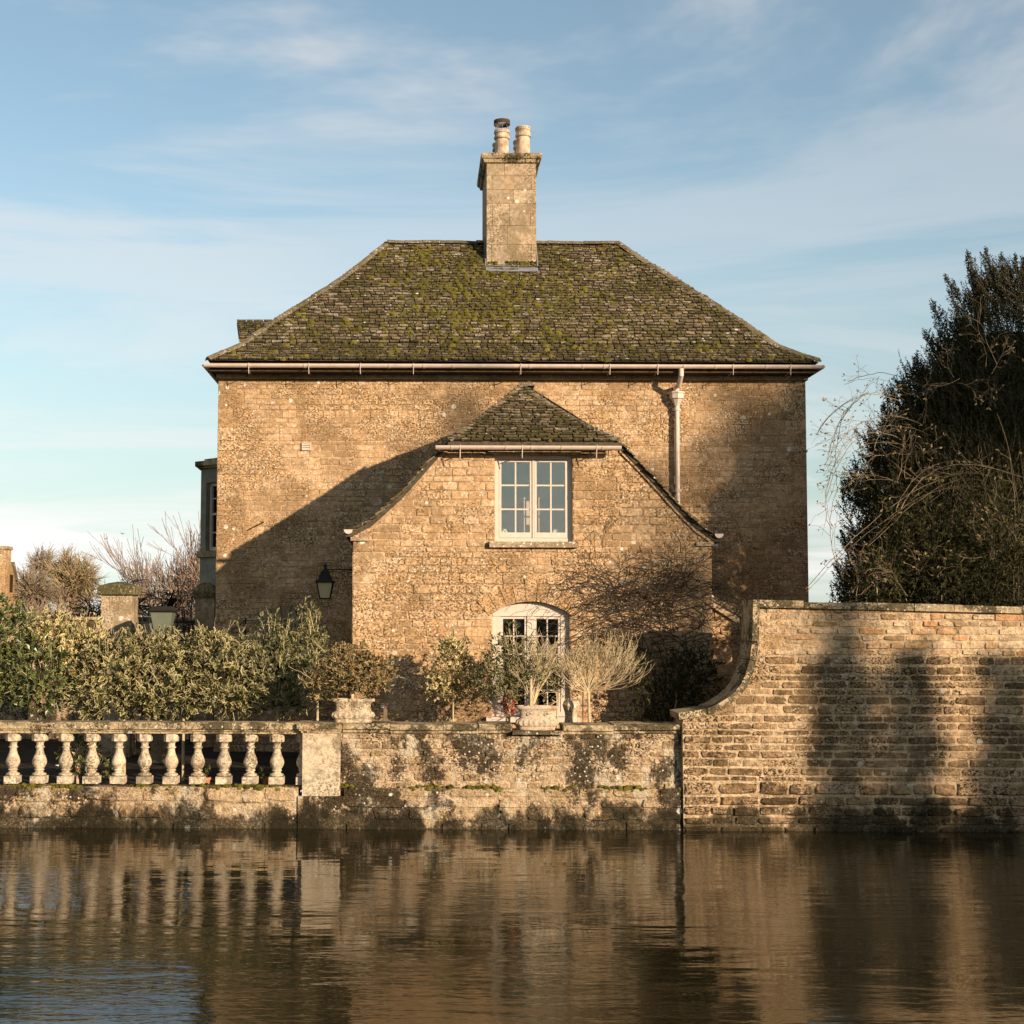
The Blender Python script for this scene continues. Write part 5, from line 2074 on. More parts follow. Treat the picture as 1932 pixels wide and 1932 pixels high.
def in_yew(v):
    return interp(v, EDGE) + 13 * math.sin(v / 15.0) + 9 * math.sin(v / 6.7 + 1)


def yew_r(z):
    return interp(z, [(0.4, 2.9), (2, 3.0), (4, 2.7), (5.5, 2.1), (7, 1.4), (8.2, 0.7), (9, 0.2)])


cnt = 0
CXY = at(1915, 800, 23.2).x
while cnt < 5200:
    v = rng.uniform(510, 1180) if rng.random() < 0.9 else rng.uniform(640, 1180)
    e0 = in_yew(v)
    u = e0 + abs(rng.gauss(0, 0.33)) * 420 if rng.random() < 0.5 else rng.uniform(e0, 2080)
    if u > 2090:
        continue
    # surface of a rounded crown: nearest at the middle, turning back at the silhouette
    f = min(1.0, (u - e0) / 300.0)
    z = at(u, v, 23.2).z
    Yf_ = 23.2 - yew_r(z) * math.sqrt(max(0, 1 - (1 - f) ** 2)) * 0.75 + abs(rng.gauss(0, 0.28))
    p_ = at(u, v, Yf_)
    out = V((-(1 - f) * 0.8, -0.35, 0.55)) + rvec(rng) * 0.5
    if rng.random() < 0.25:
        out = V((-(1 - f) * 0.4, -0.1, 1.2)) + rvec(rng) * 0.3
    big_ = v < 720 and rng.random() < 0.35
    yew_shoot(p_ - out.normalized() * 0.2, out.normalized(), rng.uniform(0.2, 0.38) * (1.5 if big_ else 1), 16 if big_ else 11)
    cnt += 1
for (u, v, l_) in ((1826, 492, 120), (1858, 486, 110), (1788, 536, 120), (1762, 585, 120), (1748, 640, 110), (1806, 560, 100), (1886, 500, 100), (1915, 500, 100), (1838, 530, 100), (1728, 690, 90), (1872, 520, 90), (1930, 505, 100),
                    (1700, 735, 80), (1668, 780, 80), (1640, 830, 70), (1612, 885, 60), (1588, 940, 60), (1590, 1020, 60), (1580, 1080, 55)):
    base_ = at(u + 0.30 * l_, v + l_ * 0.9, 23.1)
    tip_ = at(u, v - 10, 23.1)
    d = (tip_ - base_)
    nk = int(l_ / 3.4)
    for k in range(nk):
        f = k / nk
        wv = rng.uniform(0, 6.28)
        yew_shoot(base_.lerp(tip_, f), (d.normalized() * 0.75 + V((math.cos(wv), math.sin(wv) * 0.6, 0.1)) * (1.0 - 0.5 * f)).normalized(), 0.34 * (1.1 - f * 0.75), 10)
    yew_shoot(tip_ - d * 0.25, d.normalized(), 0.3, 14)
mb.build('crown', M['leaf_yew'], yew)
YC = []
core = MB()
nr, nsg = 26, 28
for i in range(nr):
    v = lerp(1185, 640, i / (nr - 1))
    ul = interp(v, EDGE) + lerp(30, 70, i / (nr - 1))
    zc_ = at(ul, v, 23.2).z
    xl_ = at(ul, v, 23.2).x
    cx_c = CXY + 0.15
    rx_ = max(0.15, cx_c - xl_)
    YC.append((cx_c, rx_, yew_r(zc_) * 0.62, zc_))
    for k in range(nsg):
        w = 2 * math.pi * k / nsg
        g = 1 - 0.16 * rng.random()
        core.v.append((cx_c + rx_ * math.cos(w) * g, 23.3 + yew_r(zc_) * 0.62 * math.sin(w) * g, zc_ + rng.uniform(-.05, .05)))
for i in range(nr - 1):
    for k in range(nsg):
        k2 = (k + 1) % nsg
        core.f.append((i * nsg + k, i * nsg + k2, i * nsg + nsg + k2, i * nsg + nsg + k))
core.f.append(tuple(range((nr - 1) * nsg, nr * nsg)))
core.build('inner_foliage', M['leaf_yew'], yew)
mb = MB()
for k in range(3600):
    cx_c, rx_, ry_, zc_ = YC[int(len(YC) * rng.random() ** 1.2)]
    w = rng.uniform(-2.2, 2.9)
    p_ = V((cx_c + rx_ * math.cos(w) * 0.95, 23.3 + ry_ * math.sin(w) * 0.95, zc_ + rng.uniform(-.15, .15)))
    if U0 + p_.x / p_.y * FD < 1960 and p_.y < 23.3:
        continue
    out = V((math.cos(w), math.sin(w), 0.9)) + rvec(rng) * 0.5
    yew_shoot(p_, out.normalized(), rng.uniform(0.3, 0.55), 10, 0.09, 0.03)
mb.build('outer_foliage', M['leaf_yew'], yew)
for k in range(16):
    z = rng.uniform(1.5, 7)
    w = rng.uniform(0, 6.28)
    e_ = V((bx_ + yew_r(z) * 0.4 * math.cos(w) + 0.1, by_ + yew_r(z) * 0.4 * math.sin(w), z + 0.5))
    tr.tube([(bx_, by_, z), e_], [0.08, 0.015], 5)
tr.build('trunk', M['bark'], yew)

shrub('bush_with_sun_block', 'dark evergreen bush below the yew, with added hidden growth behind the tall wall blocking sun', 'bush', [(1655, 1100, 20.8, 62, 75, 0.5), (1760, 1060, 20.9, 90, 115, 0.6), (1880, 1050, 20.9, 100, 120, 0.6), (1700, 1000, 21.2, 70, 80, 0.5), (1625, 1130, 20.8, 30, 40, 0.4), (1555, 1180, 20.8, 66, 40, 0.45), (1572, 1172, 20.6, 44, 30, 0.3), (1560, 1172, 20.9, 44, 30, 0.3), (1590, 1175, 20.5, 40, 30, 0.3)], M['leaf_yew'], 131, 2300, 0.08, 0.024,
      [(1660, 20.8), (1780, 20.9)], None, nl=7, twigmat='darktwig')  # last blobs are added out of sight behind the wall to shade the lean-to
# brambles and rose stems in front of the yew
br = thing('rambling_rose', 'pale leafless rose stems arching in front of the dark yew', 'climber', (at(1800, 1100, 20.9).x, 20.9, ZG))
mb = MB()
rng = random.Random(55)
lv = MB()


def rose_tip(p_, d, pts):
    for _ in range(2):
        if rng.random() < 0.5:
            leaf(lv, p_, (d + rvec(rng)).normalized(), rvec(rng), 0.05, 0.025)


for (u, v, n_, sp) in ((1640, 1120, 7, 0.5), (1690, 1120, 7, 0.5), (1850, 1060, 5, 0.7), (1900, 1020, 5, 0.7), (1700, 900, 5, 0.7), (1640, 850, 5, 0.6), (1810, 720, 3, 0.8), (1880, 700, 4, 0.8)):
    for k in range(n_):
        p_ = at(u + rng.uniform(-30, 30), v + rng.uniform(-15, 15), 20.7 + rng.uniform(-.2, .3))
        up_ = 1.0 if v > 1100 else rng.uniform(-0.2, 1.0)
        grow(mb, rng, p_, V((rng.uniform(-.7, .5), rng.uniform(-.2, .2), up_)), rng.uniform(0.25, 0.4), 0.005, 0, 3, [3, 3, 2], sp, 0.72, -0.02, 0.25, 4, 3, rose_tip, 0.0018)
arcs = [((1520, 1110 - 0), (1620, 1000), (1760, 860), (1870, 900)), ((1640, 1030), (1720, 950), (1790, 880), (1860, 910)), ((1700, 960), (1740, 880), (1800, 850), (1930, 900)), ((1850, 840), (1860, 900), (1855, 1000), (1890, 1090)),
        ((1880, 780), (1930, 900), (1915, 1020), (1912, 1130)), ((1555, 880), (1600, 780), (1680, 770), (1740, 800)), ((1560, 940), (1585, 830), (1640, 790), (1700, 830)), ((1570, 1000), (1540, 960), (1560, 860), (1620, 820)),
        ((1610, 760), (1580, 790), (1570, 850), (1580, 930)), ((1640, 740), (1600, 760), (1575, 800), (1560, 870)), ((1590, 1090), (1560, 1040), (1550, 960), (1600, 880)), ((1760, 1130), (1800, 1090), (1790, 1000), (1800, 950)),
        ((1680, 1130), (1660, 1060), (1700, 980), (1780, 930)), ((1620, 1130), (1660, 1080), (1690, 1040), (1760, 1010)), ((1600, 720), (1640, 700), (1690, 690), (1760, 740)), ((1540, 760 + 60), (1590, 740), (1650, 730), (1700, 760))]
for q in arcs:
    P4 = [at(a, b_, 20.9 + rng.uniform(-.3, .3)) for a, b_ in q]
    for rep in range(2):
        off = rvec(rng) * 0.14 * rep
        pts = []
        for f in frange(0, 1, 14):
            g = 1 - f
            pts.append(P4[0] * g ** 3 + P4[1] * (3 * g * g * f) + P4[2] * (3 * g * f * f) + P4[3] * f ** 3 + off * (0.4 + f) + rvec(rng) * 0.012)
        mb.tube(pts, [(0.0062 if rep == 0 else 0.004) - 0.0025 * i / 14 for i in range(15)], 3, False)
        for i in range(2, 14):
            if rng.random() < 0.5:
                grow(mb, rng, pts[i], rvec(rng) + V((-0.2, 0, 0.3)), rng.uniform(0.10, 0.24), 0.0035, 0, 1, [2], 0.6, 0.6, 0.0, 0.2, 3, 3, rose_tip, 0.002)
mb.build('stems', M['rosetwig'], br)
lv.build('leaves', M['leaf_pot'], br)


# ------------------------------------------------------------------ planters
def planter(name, label, u0, u1, vt, vb, Y, mat, z0=None):
    a, b_ = at(u0, vb, Y), at(u1, vb, Y)
    cx, W = (a.x + b_.x) / 2, (b_.x - a.x)
    z0 = z0 or ZC + 0.002
    h = at(u0, vt, Y).z - at(u0, vb, Y).z
    root = thing(name, label, 'planter', (cx, Y, z0))
    prof_ = [(0.80, 0.0), (0.86, 0.03), (0.86, 0.12), (0.82, 0.15), (0.93, 0.20), (0.985, 0.29), (0.96, 0.40), (0.86, 0.47), (0.83, 0.50), (0.80, 0.62), (0.83, 0.78), (0.92, 0.86), (1.0, 0.89), (1.0, 0.97), (0.97, 1.0), (0.88, 1.0), (0.84, 0.90)]
    sy = 0.40

    def shape(w, i, r_):
        k = abs(math.cos(w)) ** 3.2 + abs(math.sin(w)) ** 3.2
        q = k ** (-1 / 3.2)
        g = 1.0
        if 4 <= i <= 6:
            g = 1 + 0.035 * math.cos(w * 26) * (1.0 if i == 5 else 0.75)
        return r_ * q * math.cos(w) * g, r_ * q * math.sin(w) * sy * g
    mb = MB()
    mb.lathe([(r_ * W / 2, z * h) for r_, z in prof_], (cx, Y, z0), 156, shape)
    mb.build('bowl', mat, root)
    mb = MB()
    for sx in (-1, 1):
        c = V((cx + sx * W * 0.20, Y - W * 0.5 * sy * 0.84, z0 + h * 0.66))
        pts = [c + V((math.cos(t_) * 0.032 * (1 - t_ / 9), 0, math.sin(t_) * 0.032 * (1 - t_ / 9))) for t_ in frange(0, 7, 16)]
        mb.tube(pts, 0.008, 5)
    if name == 'carved_planter':
        for k in range(7):
            w = k * 0.9
            c = V((cx + math.cos(w) * 0.03, Y - W * 0.5 * sy * 0.83, z0 + h * 0.68 + math.sin(w) * 0.028))
            mb.tube([c, c + V((math.cos(w) * 0.02, -0.006, math.sin(w) * 0.02))], [0.012, 0.004], 6)
        for sx in (-1, 1):
            pts = [V((cx + sx * (0.05 + 0.022 * t_), Y - W * 0.5 * sy * 0.83, z0 + h * (0.66 + 0.05 * math.sin(t_ * 1.6)))) for t_ in frange(0, 5, 12)]
            mb.tube(pts, 0.007, 5)
    mb.build('scrolls', mat, root)
    mb = MB()
    mb.lathe([(0.80 * W / 2, h * 0.88), (0.86 * W / 2, h * 0.93)], (cx, Y, z0), 156, shape)
    mb.build('soil', M['soil'], root)
    return root


planter('carved_planter', 'carved stone planter with swags standing on the pier end of the low wall', 625.5, 707, 1318, 1363.5, YG + 0.15, M['baluster'])
t = NT('weathered_terracotta')
nz_ = t.noise(t.pos(), 5, 5, 0.6)
colr = t.mix(t.rng(nz_, 0.46, 0.62), (0.52, 0.40, 0.265), (0.44, 0.225, 0.12))
colr = t.mix(t.rng(t.noise(t.pos(), 40, 4, 0.6), 0.5, 0.38, 0, 0.6), colr, (0.16, 0.11, 0.06))
M['wterra'] = t.done(t.bsdf(colr, 0.9, 0.15, t.bump(nz_, 0.006)))
planter('fluted_planter', 'fluted terracotta-stained planter at the middle of the low wall', 973, 1054, 1331, 1377, YG + 0.10, M['wterra'], ZL + 0.034)


def clay_pot(name, label, u, v, Y, r, h):
    c = at(u, v, Y)
    root = thing(name, label, 'pot', (c.x, Y, c.z))
    mb = MB()
    mb.lathe([(r * 0.7, 0), (r * 0.93, h * 0.75), (r * 1.06, h * 0.76), (r * 1.1, h * 0.98), (r, h), (r * 0.9, h * 0.98), (r * 0.85, h * 0.8)], (c.x, Y, c.z), 18)
    mb.build('pot_body', M['terracotta'], root)
    lv = MB()
    rg = random.Random(int(u))
    for k in range(16):
        rosette(lv, V((c.x + rg.uniform(-r, r), Y + rg.uniform(-r, r), c.z + h + rg.uniform(0, 0.14))), V((rg.uniform(-.4, .4), -0.3, 1)).normalized(), rg, 5, 0.06, 0.03)
    lv.build('plant', M['leaf_green'], root)


clay_pot('terracotta_pot', 'small terracotta pot seen between the balusters nearer the middle of the balustrade', 386, 1486, 20.0, 0.08, 0.14)
clay_pot('terracotta_pot', 'small terracotta pot seen between the balusters nearer the pier', 506, 1486, 20.0, 0.08, 0.14)
# staddle stone between the wing and the low wall, short post
mb = MB()
c = at(1078, 1364, 20.3)
mb.lathe([(0.16, ZG - c.z), (0.10, 0.0), (0.085, 0.10), (0.10, 0.16), (0.125, 0.24), (0.10, 0.30), (0.03, 0.315)], (c.x, 20.3, c.z), 9)
o = mb.build('stone_stump', M['baluster'])
tag(o, 'rough pale stone stump beside the arched window', 'stone')
mb = MB()
c = at(727, 1362, 20.2)
mb.box(c.x - 0.025, c.x + 0.025, 20.18, 20.23, ZG, c.z + 0.17)
o = mb.build('wooden_post', M['rosetwig'])
tag(o, 'short wooden post just right of the carved planter', 'post')

# ------------------------------------------------------------------ wall lantern on the wing
LY = 21.95
lc = at(613.5, 1100, LY)
lan = thing('wall_lantern', 'black iron lantern on a scrolled bracket at the corner of the wing', 'lantern', (lc.x, LY, lc.z))
zt, zb_ = at(613, 1099, LY).z, at(613, 1130, LY).z
rt, rb = 0.118, 0.072
wx = WX0


def frus(mb, r0, z0, r1, z1, n=4, rot=math.pi / 4):
    k = math.sqrt(2) if n == 4 else 1
    vs = []
    for r_, z in ((r0, z0), (r1, z1)):
        for i in range(n):
            w = rot + 2 * math.pi * i / n
            vs.append((lc.x + r_ * k * math.cos(w), LY + r_ * k * math.sin(w), z))
    fs = [tuple(range(n - 1, -1, -1)), tuple(range(n, 2 * n))] + [(i, (i + 1) % n, n + (i + 1) % n, n + i) for i in range(n)]
    mb.add(vs, fs)


mb = MB()
frus(mb, rb * 0.93, zb_ + 0.012, rt * 0.93, zt - 0.004)
mb.build('glass_body', M['frost'], lan)
mb = MB()
for sx, sy_ in ((-1, -1), (1, -1), (1, 1), (-1, 1)):
    mb.tube([(lc.x + sx * rb, LY + sy_ * rb, zb_), (lc.x + sx * rt, LY + sy_ * rt, zt)], 0.009, 5)
frus(mb, rb * 1.08, zb_ - 0.006, rb * 1.1, zb_ + 0.014)
mb.build('frame', M['iron'], lan)
mb = MB()
rp = [(0.145, zt), (0.150, zt + 0.01), (0.10, zt + 0.045), (0.085, zt + 0.10), (0.065, zt + 0.135), (0.062, zt + 0.16), (0.035, zt + 0.19), (0.018, zt + 0.20), (0.018, zt + 0.235), (0.030, zt + 0.245), (0.030, zt + 0.255), (0.012, zt + 0.27), (0.004, zt + 0.30)]
for (r0, z0), (r1, z1) in zip(rp, rp[1:]):
    frus(mb, r0, z0, r1, z1)
mb.build('hood', M['iron'], lan)
mb = MB()
zb2 = at(613, 1074, LY).z
mb.tube([(lc.x + 0.02, LY, zb2), (wx + 0.01, LY, zb2)], 0.010, 6)
c = V((wx - 0.07, LY, zb2 - 0.07))
mb.tube([(lc.x + 0.07, LY, zb2 - 0.03), (lc.x + 0.17, LY, zb2 - 0.03), (lc.x + 0.25, LY, zb2 - 0.07), (wx - 0.13, LY, zb2 - 0.11)], 0.006, 5)
mb.tube([c + V((math.cos(t_) * 0.062 * (1 - t_ / 14), 0, math.sin(t_) * 0.062 * (1 - t_ / 14))) for t_ in frange(0, 10, 26)], 0.006, 5)
mb.tube([(wx - 0.002, LY, zb2 + 0.03), (wx - 0.002, LY, zb2 - 0.16)], 0.012, 5)
mb.build('bracket', M['iron'], lan)

# ------------------------------------------------------------------ things in the upper window
root = thing('swing_mirror', 'pale pink swing mirror on two posts standing inside the upper window', 'mirror', (at(1020, 1000, YW + 0.36).x, YW + 0.36, uz0 - 0.3))
yy = YW + 0.36
x0, x1 = at(989, 960, yy).x, at(1016.5, 960, yy).x
z0, z1 = at(1000, 990, yy).z, at(1000, 943, yy).z
mb = MB()
rect_frame(mb, x0 + 0.03, x1 - 0.03, z0 + 0.0, z1 - 0.02, 0.02, 0.02, 0.02, 0.02, yy, yy + 0.02)
mb.box(x0 + 0.05, x1 - 0.05, yy + 0.005, yy + 0.012, z0 + 0.02, z1 - 0.04)
mb.build('mirror_panel', M['pinkwood'], root)
for x in (x0, x1):
    mb = MB()
    mb.tube([(x, yy, uz0 - 0.6), (x, yy, z1)], [0.010, 0.009], 6)
    mb.lathe([(0.004, 0), (0.018, 0.012), (0.012, 0.03), (0.002, 0.035)], (x, yy, z1), 8)
    mb.build('post', M['pinkwood'], root)
for nm, u, lab in (('shell_ornament', 951, 'white shell ornament in the lower left pane of the upper window'), ('flower_ornament', 1049, 'white flower ornament in the lower right pane of the upper window')):
    mb = MB()
    rg = random.Random(u)
    c = at(u, 1006, FY + 0.16)
    for k in range(9):
        w = rg.uniform(0, 6.28)
        p_ = c + V((math.cos(w) * 0.03, rg.uniform(-.02, .02), abs(math.sin(w)) * 0.04))
        moss_clump(mb, p_, (p_ - c + V((0, -0.03, 0.02))).normalized(), 0.03, rg, 0.8)
    mb.lathe([(0.05, -0.10), (0.04, -0.02), (0.02, 0.0)], (c.x, FY + 0.16, c.z), 10)
    o = mb.build(nm, M['ornament'])
    tag(o, lab, 'ornament')

# ------------------------------------------------------------------ left background: gate, pillars, trees, far house
GY = 24.0


def gate_pillar(name, label, u0, u1, vtop, vcap, Y, dome, mat):
    a, b_ = at(u0, vcap, Y), at(u1, vcap, Y)
    W = b_.x - a.x
    cx = (a.x + b_.x) / 2
    root = thing(name, label, 'pillar', (cx, Y, ZG))
    mb = MB()
    mb.box(a.x + 0.006, b_.x - 0.006, Y + 0.006, Y + W, ZG, a.z)
    core = mb.build('shaft', M['mortar'], root)
    z = a.z
    rg = random.Random(int(u0))
    k = 0
    while z > ZG + 0.1:
        h = [0.24, 0.38, 0.30, 0.34][k % 4]
        cuts = [[0.28, 0.58], [], [0.55], []][k % 4]
        xs_ = [0] + cuts + [1]
        for p_, q in zip(xs_, xs_[1:]):
            mb = MB()
            mb.box(a.x + W * p_ + 0.003, a.x + W * q - 0.003, Y - 0.003 * rg.random(), Y + 0.12, z - h + 0.003, z - 0.003)
            mb.build('block', mat, core)
        for xa_, xb_ in ((b_.x - 0.1, b_.x + 0.002), (a.x - 0.002, a.x + 0.1)):
            mb = MB()
            mb.box(xa_, xb_, Y + 0.13, Y + W, z - h + 0.003, z - 0.003)
            mb.build('side_block', mat, core)
        z -= h
        k += 1
    mb = MB()
    hc = at(u0, vtop, Y).z - a.z
    o = 0.05
    rings = [(o * 0.6, 0), (o, 0.06), (o * 1.05, 0.55), (o * 0.2, 0.72), (-W * 0.2, 0.9), (-W * 0.42, 1.0)] if not dome else [(o * 0.6, 0), (o, 0.3), (o * 0.3, 0.55), (-W * 0.12, 0.8), (-W * 0.36, 1.0)]
    for (g, f) in rings:
        mb.v += [(a.x - g + rg.uniform(-.01, .01), Y - g, a.z + f * hc), (b_.x + g, Y - g, a.z + f * hc + rg.uniform(-.01, .01)), (b_.x + g, Y + W + g, a.z + f * hc), (a.x - g, Y + W + g, a.z + f * hc)]
    for i in range(len(rings) - 1):
        for q in range(4):
            q2 = (q + 1) % 4
            mb.f.append((i * 4 + q, i * 4 + q2, i * 4 + 4 + q2, i * 4 + 4 + q))
    e = (len(rings) - 1) * 4
    mb.f += [(3, 2, 1, 0), (e, e + 1, e + 2, e + 3)]
    mb.build('cap', M['capmoss'], root)


M['capmoss'] = stone_mat('mossy_cap_stone', [(0.30, 0.22, 0.11), (0.24, 0.18, 0.09)], stain=(0.05, 0.05, 0.02), pits=0.9, lichen=0.4, algae=0.8, algae_thr=0.47, algae_col=(0.06, 0.055, 0.018), bumpd=0.03, algae_scale=4)
gate_pillar('gate_pillar', 'sunlit stone gate pillar with mossy cap rising above the hedge', 190.5, 249.5, 1097, 1123, GY, False, M['ashlar'])
gate_pillar('gate_pier', 'shaded stone pier with dark domed cap against the corner of the house', 368, 405, 1098, 1128, 25.9, True, M['ashlar'])

gate = thing('iron_gate', 'black wrought iron gate with scrollwork between the pillar and the house', 'gate', (at(300, 1150, GY + 0.8).x, GY + 0.8, ZG))
mb = MB()
gy = GY + 0.8
xa, xb = at(250, 1100, gy).x, at(368, 1100, gy).x
zA, zB = at(300, 1174, gy).z, at(300, 1100, gy).z
for zz in (zA, zA - 0.30, ZG + 0.15):
    mb.tube([(xa, gy, zz), (xb, gy, zz)], 0.012, 4)
mb.build('rail', M['iron'], gate)
for k in range(9):
    mb = MB()
    x = lerp(xa, xb, (k + 0.5) / 9)
    zt_ = zA + (0.05 if k % 2 else 0.30) + 0.12 * math.sin(math.pi * (k + 0.5) / 9)
    mb.tube([(x, gy, ZG + 0.15), (x, gy, zt_)], 0.009, 4)
    mb.tube([(x, gy, zt_), (x, gy, zt_ + 0.06)], [0.02, 0.002], 5)
    mb.build('bar', M['iron'], gate)


def scroll(mb, c, r_, sg=1, turns=1.6, rr=0.007, ph=0.0):
    mb.tube([c + V((sg * math.cos(t_ + ph) * r_ * (1 - t_ / (2 * math.pi * turns) * 0.85), 0, math.sin(t_ + ph) * r_ * (1 - t_ / (2 * math.pi * turns) * 0.85))) for t_ in frange(0, 2 * math.pi * turns, 22)], rr, 4, False)


for k in range(4):
    for sg in (-1, 1):
        x = lerp(xa, xb, (k + 0.5) / 4)
        for (ox, oz, rr_, ph_) in ((0.065, -0.12, 0.06, 0), (0.06, -0.23, 0.045, 2), (0.06, 0.16, 0.06, 1)):
            mb = MB()
            scroll(mb, V((x + sg * ox, gy, zA + oz)), rr_, sg, ph=ph_)
            mb.build('scroll', M['iron'], gate)
mb = MB()
xs_ = at(345, 1100, gy).x
mb.tube([(xs_, gy, zA), (xs_, gy, at(345, 1040, gy).z)], [0.012, 0.003], 5)
for zz, r_ in ((1080, 0.07), (1100, 0.09), (1125, 0.08)):
    for sg in (-1, 1):
        scroll(mb, V((xs_ + sg * r_, gy, at(345, zz, gy).z)), r_, sg)
mb.build('finial', M['iron'], gate)

tub = thing('tapered_tub', 'tapered pale green metal tub with dark rim behind the hedge', 'tub', (at(308, 1190, 23.2).x, 23.2, ZG))
tc_ = at(308, 1150, 23.2)


def frus2(mb, c, r0, z0, r1, z1):
    k = math.sqrt(2)
    vs = []
    for r_, z in ((r0, z0), (r1, z1)):
        for i in range(4):
            w = math.pi / 4 + math.pi / 2 * i
            vs.append((c.x + r_ * k * math.cos(w), c.y + r_ * k * math.sin(w), z))
    mb.add(vs, [(3, 2, 1, 0), (4, 5, 6, 7)] + [(i, (i + 1) % 4, 4 + (i + 1) % 4, 4 + i) for i in range(4)])


mb = MB()
frus2(mb, tc_, 0.10, tc_.z - 0.42, 0.175, tc_.z - 0.03)
mb.build('tub_body', M['tub'], tub)
mb = MB()
frus2(mb, tc_, 0.225, tc_.z - 0.03, 0.235, tc_.z - 0.005)
frus2(mb, tc_, 0.19, tc_.z - 0.005, 0.13, tc_.z + 0.05)
mb.build('rim', M['iron'], tub)
mb = MB()
mb.box(tc_.x - 0.14, tc_.x + 0.14, 23.06, 23.34, ZG, tc_.z - 0.42)
mb.build('pedestal', M['ashlar'], tub)

# dark garden wall beyond the gate
gwall = thing('back_garden_wall', 'dark shaded garden wall behind the hedge and gate', 'wall', (-5, 27.5, ZG))
mb = MB()
zt_ = at(200, 1170, 27.5).z
mb.box(-11, HX0 - 0.7, 27.5, 27.9, ZG, zt_)
mb.build('wall_body', M['riverstone'], gwall)
mb = MB()
mb.box(-11, HX0 - 0.7, 27.45, 27.95, zt_, zt_ + 0.06)
mb.build('coping', M['coping'], gwall)


def bare_tree(name, label, u, vtop, Y, mat, seed, kids, mx, L, r, spread, shrink, rise, wig=0.14, rmin=0.012, group=None, lean=(0, 0), rs=0.6, trunkmat=None, nseg=3, wide=1.0, ball=None):
    rg = random.Random(seed)
    base = at(u, 1160, Y)
    base.z = ZG
    H_ = at(u, vtop, Y).z - ZG
    root = thing(name, label, 'tree', tuple(base), group)
    mb = MB()
    th = H_ * L
    pts = [base, base + V((lean[0] * th * 0.5, 0, th * 0.5)), base + V((lean[0] * th, 0, th))]
    mb.tube(pts, [r, r * 0.8, r * 0.65], 8)
    mb.build('trunk', trunkmat or mat, root)
    mb = MB()
    # length of the first limbs so that the crown reaches the asked height
    s_ = sum(shrink ** k for k in range(mx + 1))
    l0 = (H_ - th) / s_ * 1.12
    for k in range(kids[0] + 2):
        w = 2 * math.pi * k / (kids[0] + 2) + rg.uniform(-.3, .3)
        d = V((math.cos(w) * spread, math.sin(w) * spread, rg.uniform(0.5, 1.1)))
        grow(mb, rg, pts[-1] - V((0, 0, rg.uniform(0, th * 0.25))), d, l0 * rg.uniform(0.85, 1.15), r * 0.42, 0, mx, kids, spread, shrink, rise, wig, nseg, 3, None, rmin, rs)
    zm = sorted(q[2] for q in mb.v)[int(len(mb.v) * 0.996)]
    k_ = H_ / (zm - ZG)
    pz = pts[-1]
    fz = (H_ + ZG - pz.z) / (zm - pz.z)
    fx = fz * wide
    mb.v = [(pz.x + (q[0] - pz.x) * fx, pz.y + (q[1] - pz.y) * fx, pz.z + (q[2] - pz.z) * fz) for q in mb.v]
    if ball:
        ce = at(ball[0], ball[1], Y)
        rx_, rz_ = ball[2] * Y / FD, ball[3] * Y / FD
        out_ = []
        for q in mb.v:
            e_ = V(((q[0] - ce.x) / rx_, (q[1] - Y) / rx_, (q[2] - ce.z) / rz_))
            l_ = e_.length
            if l_ > 1:
                e_ *= (1 + 0.10 * min(1.5, l_ - 1)) / l_
            out_.append((ce.x + e_.x * rx_, Y + e_.y * rx_, ce.z + e_.z * rz_))
        mb.v = out_
    mb.build('crown', mat, root)
    return root


def fan_tree(label, u, vtop, Y, mat, seed, ball, n=420, rmin=0.016):
    rg = random.Random(seed)
    base = at(u, 1160, Y)
    base.z = ZG
    ce = at(ball[0], ball[1], Y)
    rx_, rz_ = ball[2] * Y / FD, ball[3] * Y / FD
    root = thing('bare_tree', label, 'tree', tuple(base))
    fork = V((base.x, Y, max(ZG + 0.4, ce.z - rz_ * 0.75)))
    mb = MB()
    mb.tube([base, base.lerp(fork, 0.5), fork], [0.22, 0.18, 0.15], 8)
    mb.build('trunk', mat, root)
    mb = MB()
    limbs = []
    for k in range(9):
        w = rg.uniform(0, 6.28)
        e_ = ce + V((math.cos(w) * rx_ * 0.6, math.sin(w) * rx_ * 0.6, rz_ * rg.uniform(-0.1, 0.6)))
        m_ = fork.lerp(e_, 0.5) + V((0, 0, 0.15 * rz_))
        limbs.append((fork, m_, e_))
        mb.tube([fork, fork.lerp(m_, 0.6), m_, m_.lerp(e_, 0.6), e_], [0.09, 0.075, 0.055, 0.04, 0.02], 5)
    for k in range(n):
        d = rvec(rg)
        t_ = ce + V((d.x * rx_, d.y * rx_, d.z * rz_)) * (rg.random() ** 0.28) * rg.uniform(0.88, 1.06)
        if t_.z < ZG + 0.5:
            continue
        a, m_, e_ = min(limbs, key=lambda q: (q[2] - t_).length + rg.uniform(0, 0.5))
        f = rg.uniform(0.15, 0.9)
        s_ = a.lerp(m_, f * 2) if f < 0.5 else m_.lerp(e_, f * 2 - 1)
        q = s_.lerp(t_, 0.5) + V((0, 0, 0.10 * (t_ - s_).length)) + rvec(rg) * 0.06
        mb.tube([s_, s_.lerp(q, 0.55) + rvec(rg) * 0.03, q, t_], [rmin * 1.7, rmin * 1.5, rmin * 1.2, rmin], 3, False)
        out = (t_ - ce).normalized()
        for j in range(5):
            b_ = q.lerp(t_, rg.uniform(0.2, 1.0))
            mb.tube([b_, b_ + (out * 0.7 + rvec(rg) * 0.8 + V((0, 0, 0.2))) * rg.uniform(0.18, 0.42)], [rmin * 0.8, rmin * 0.5], 3, False)
    struct(mb.build('crown', mat, root), 'stuff')


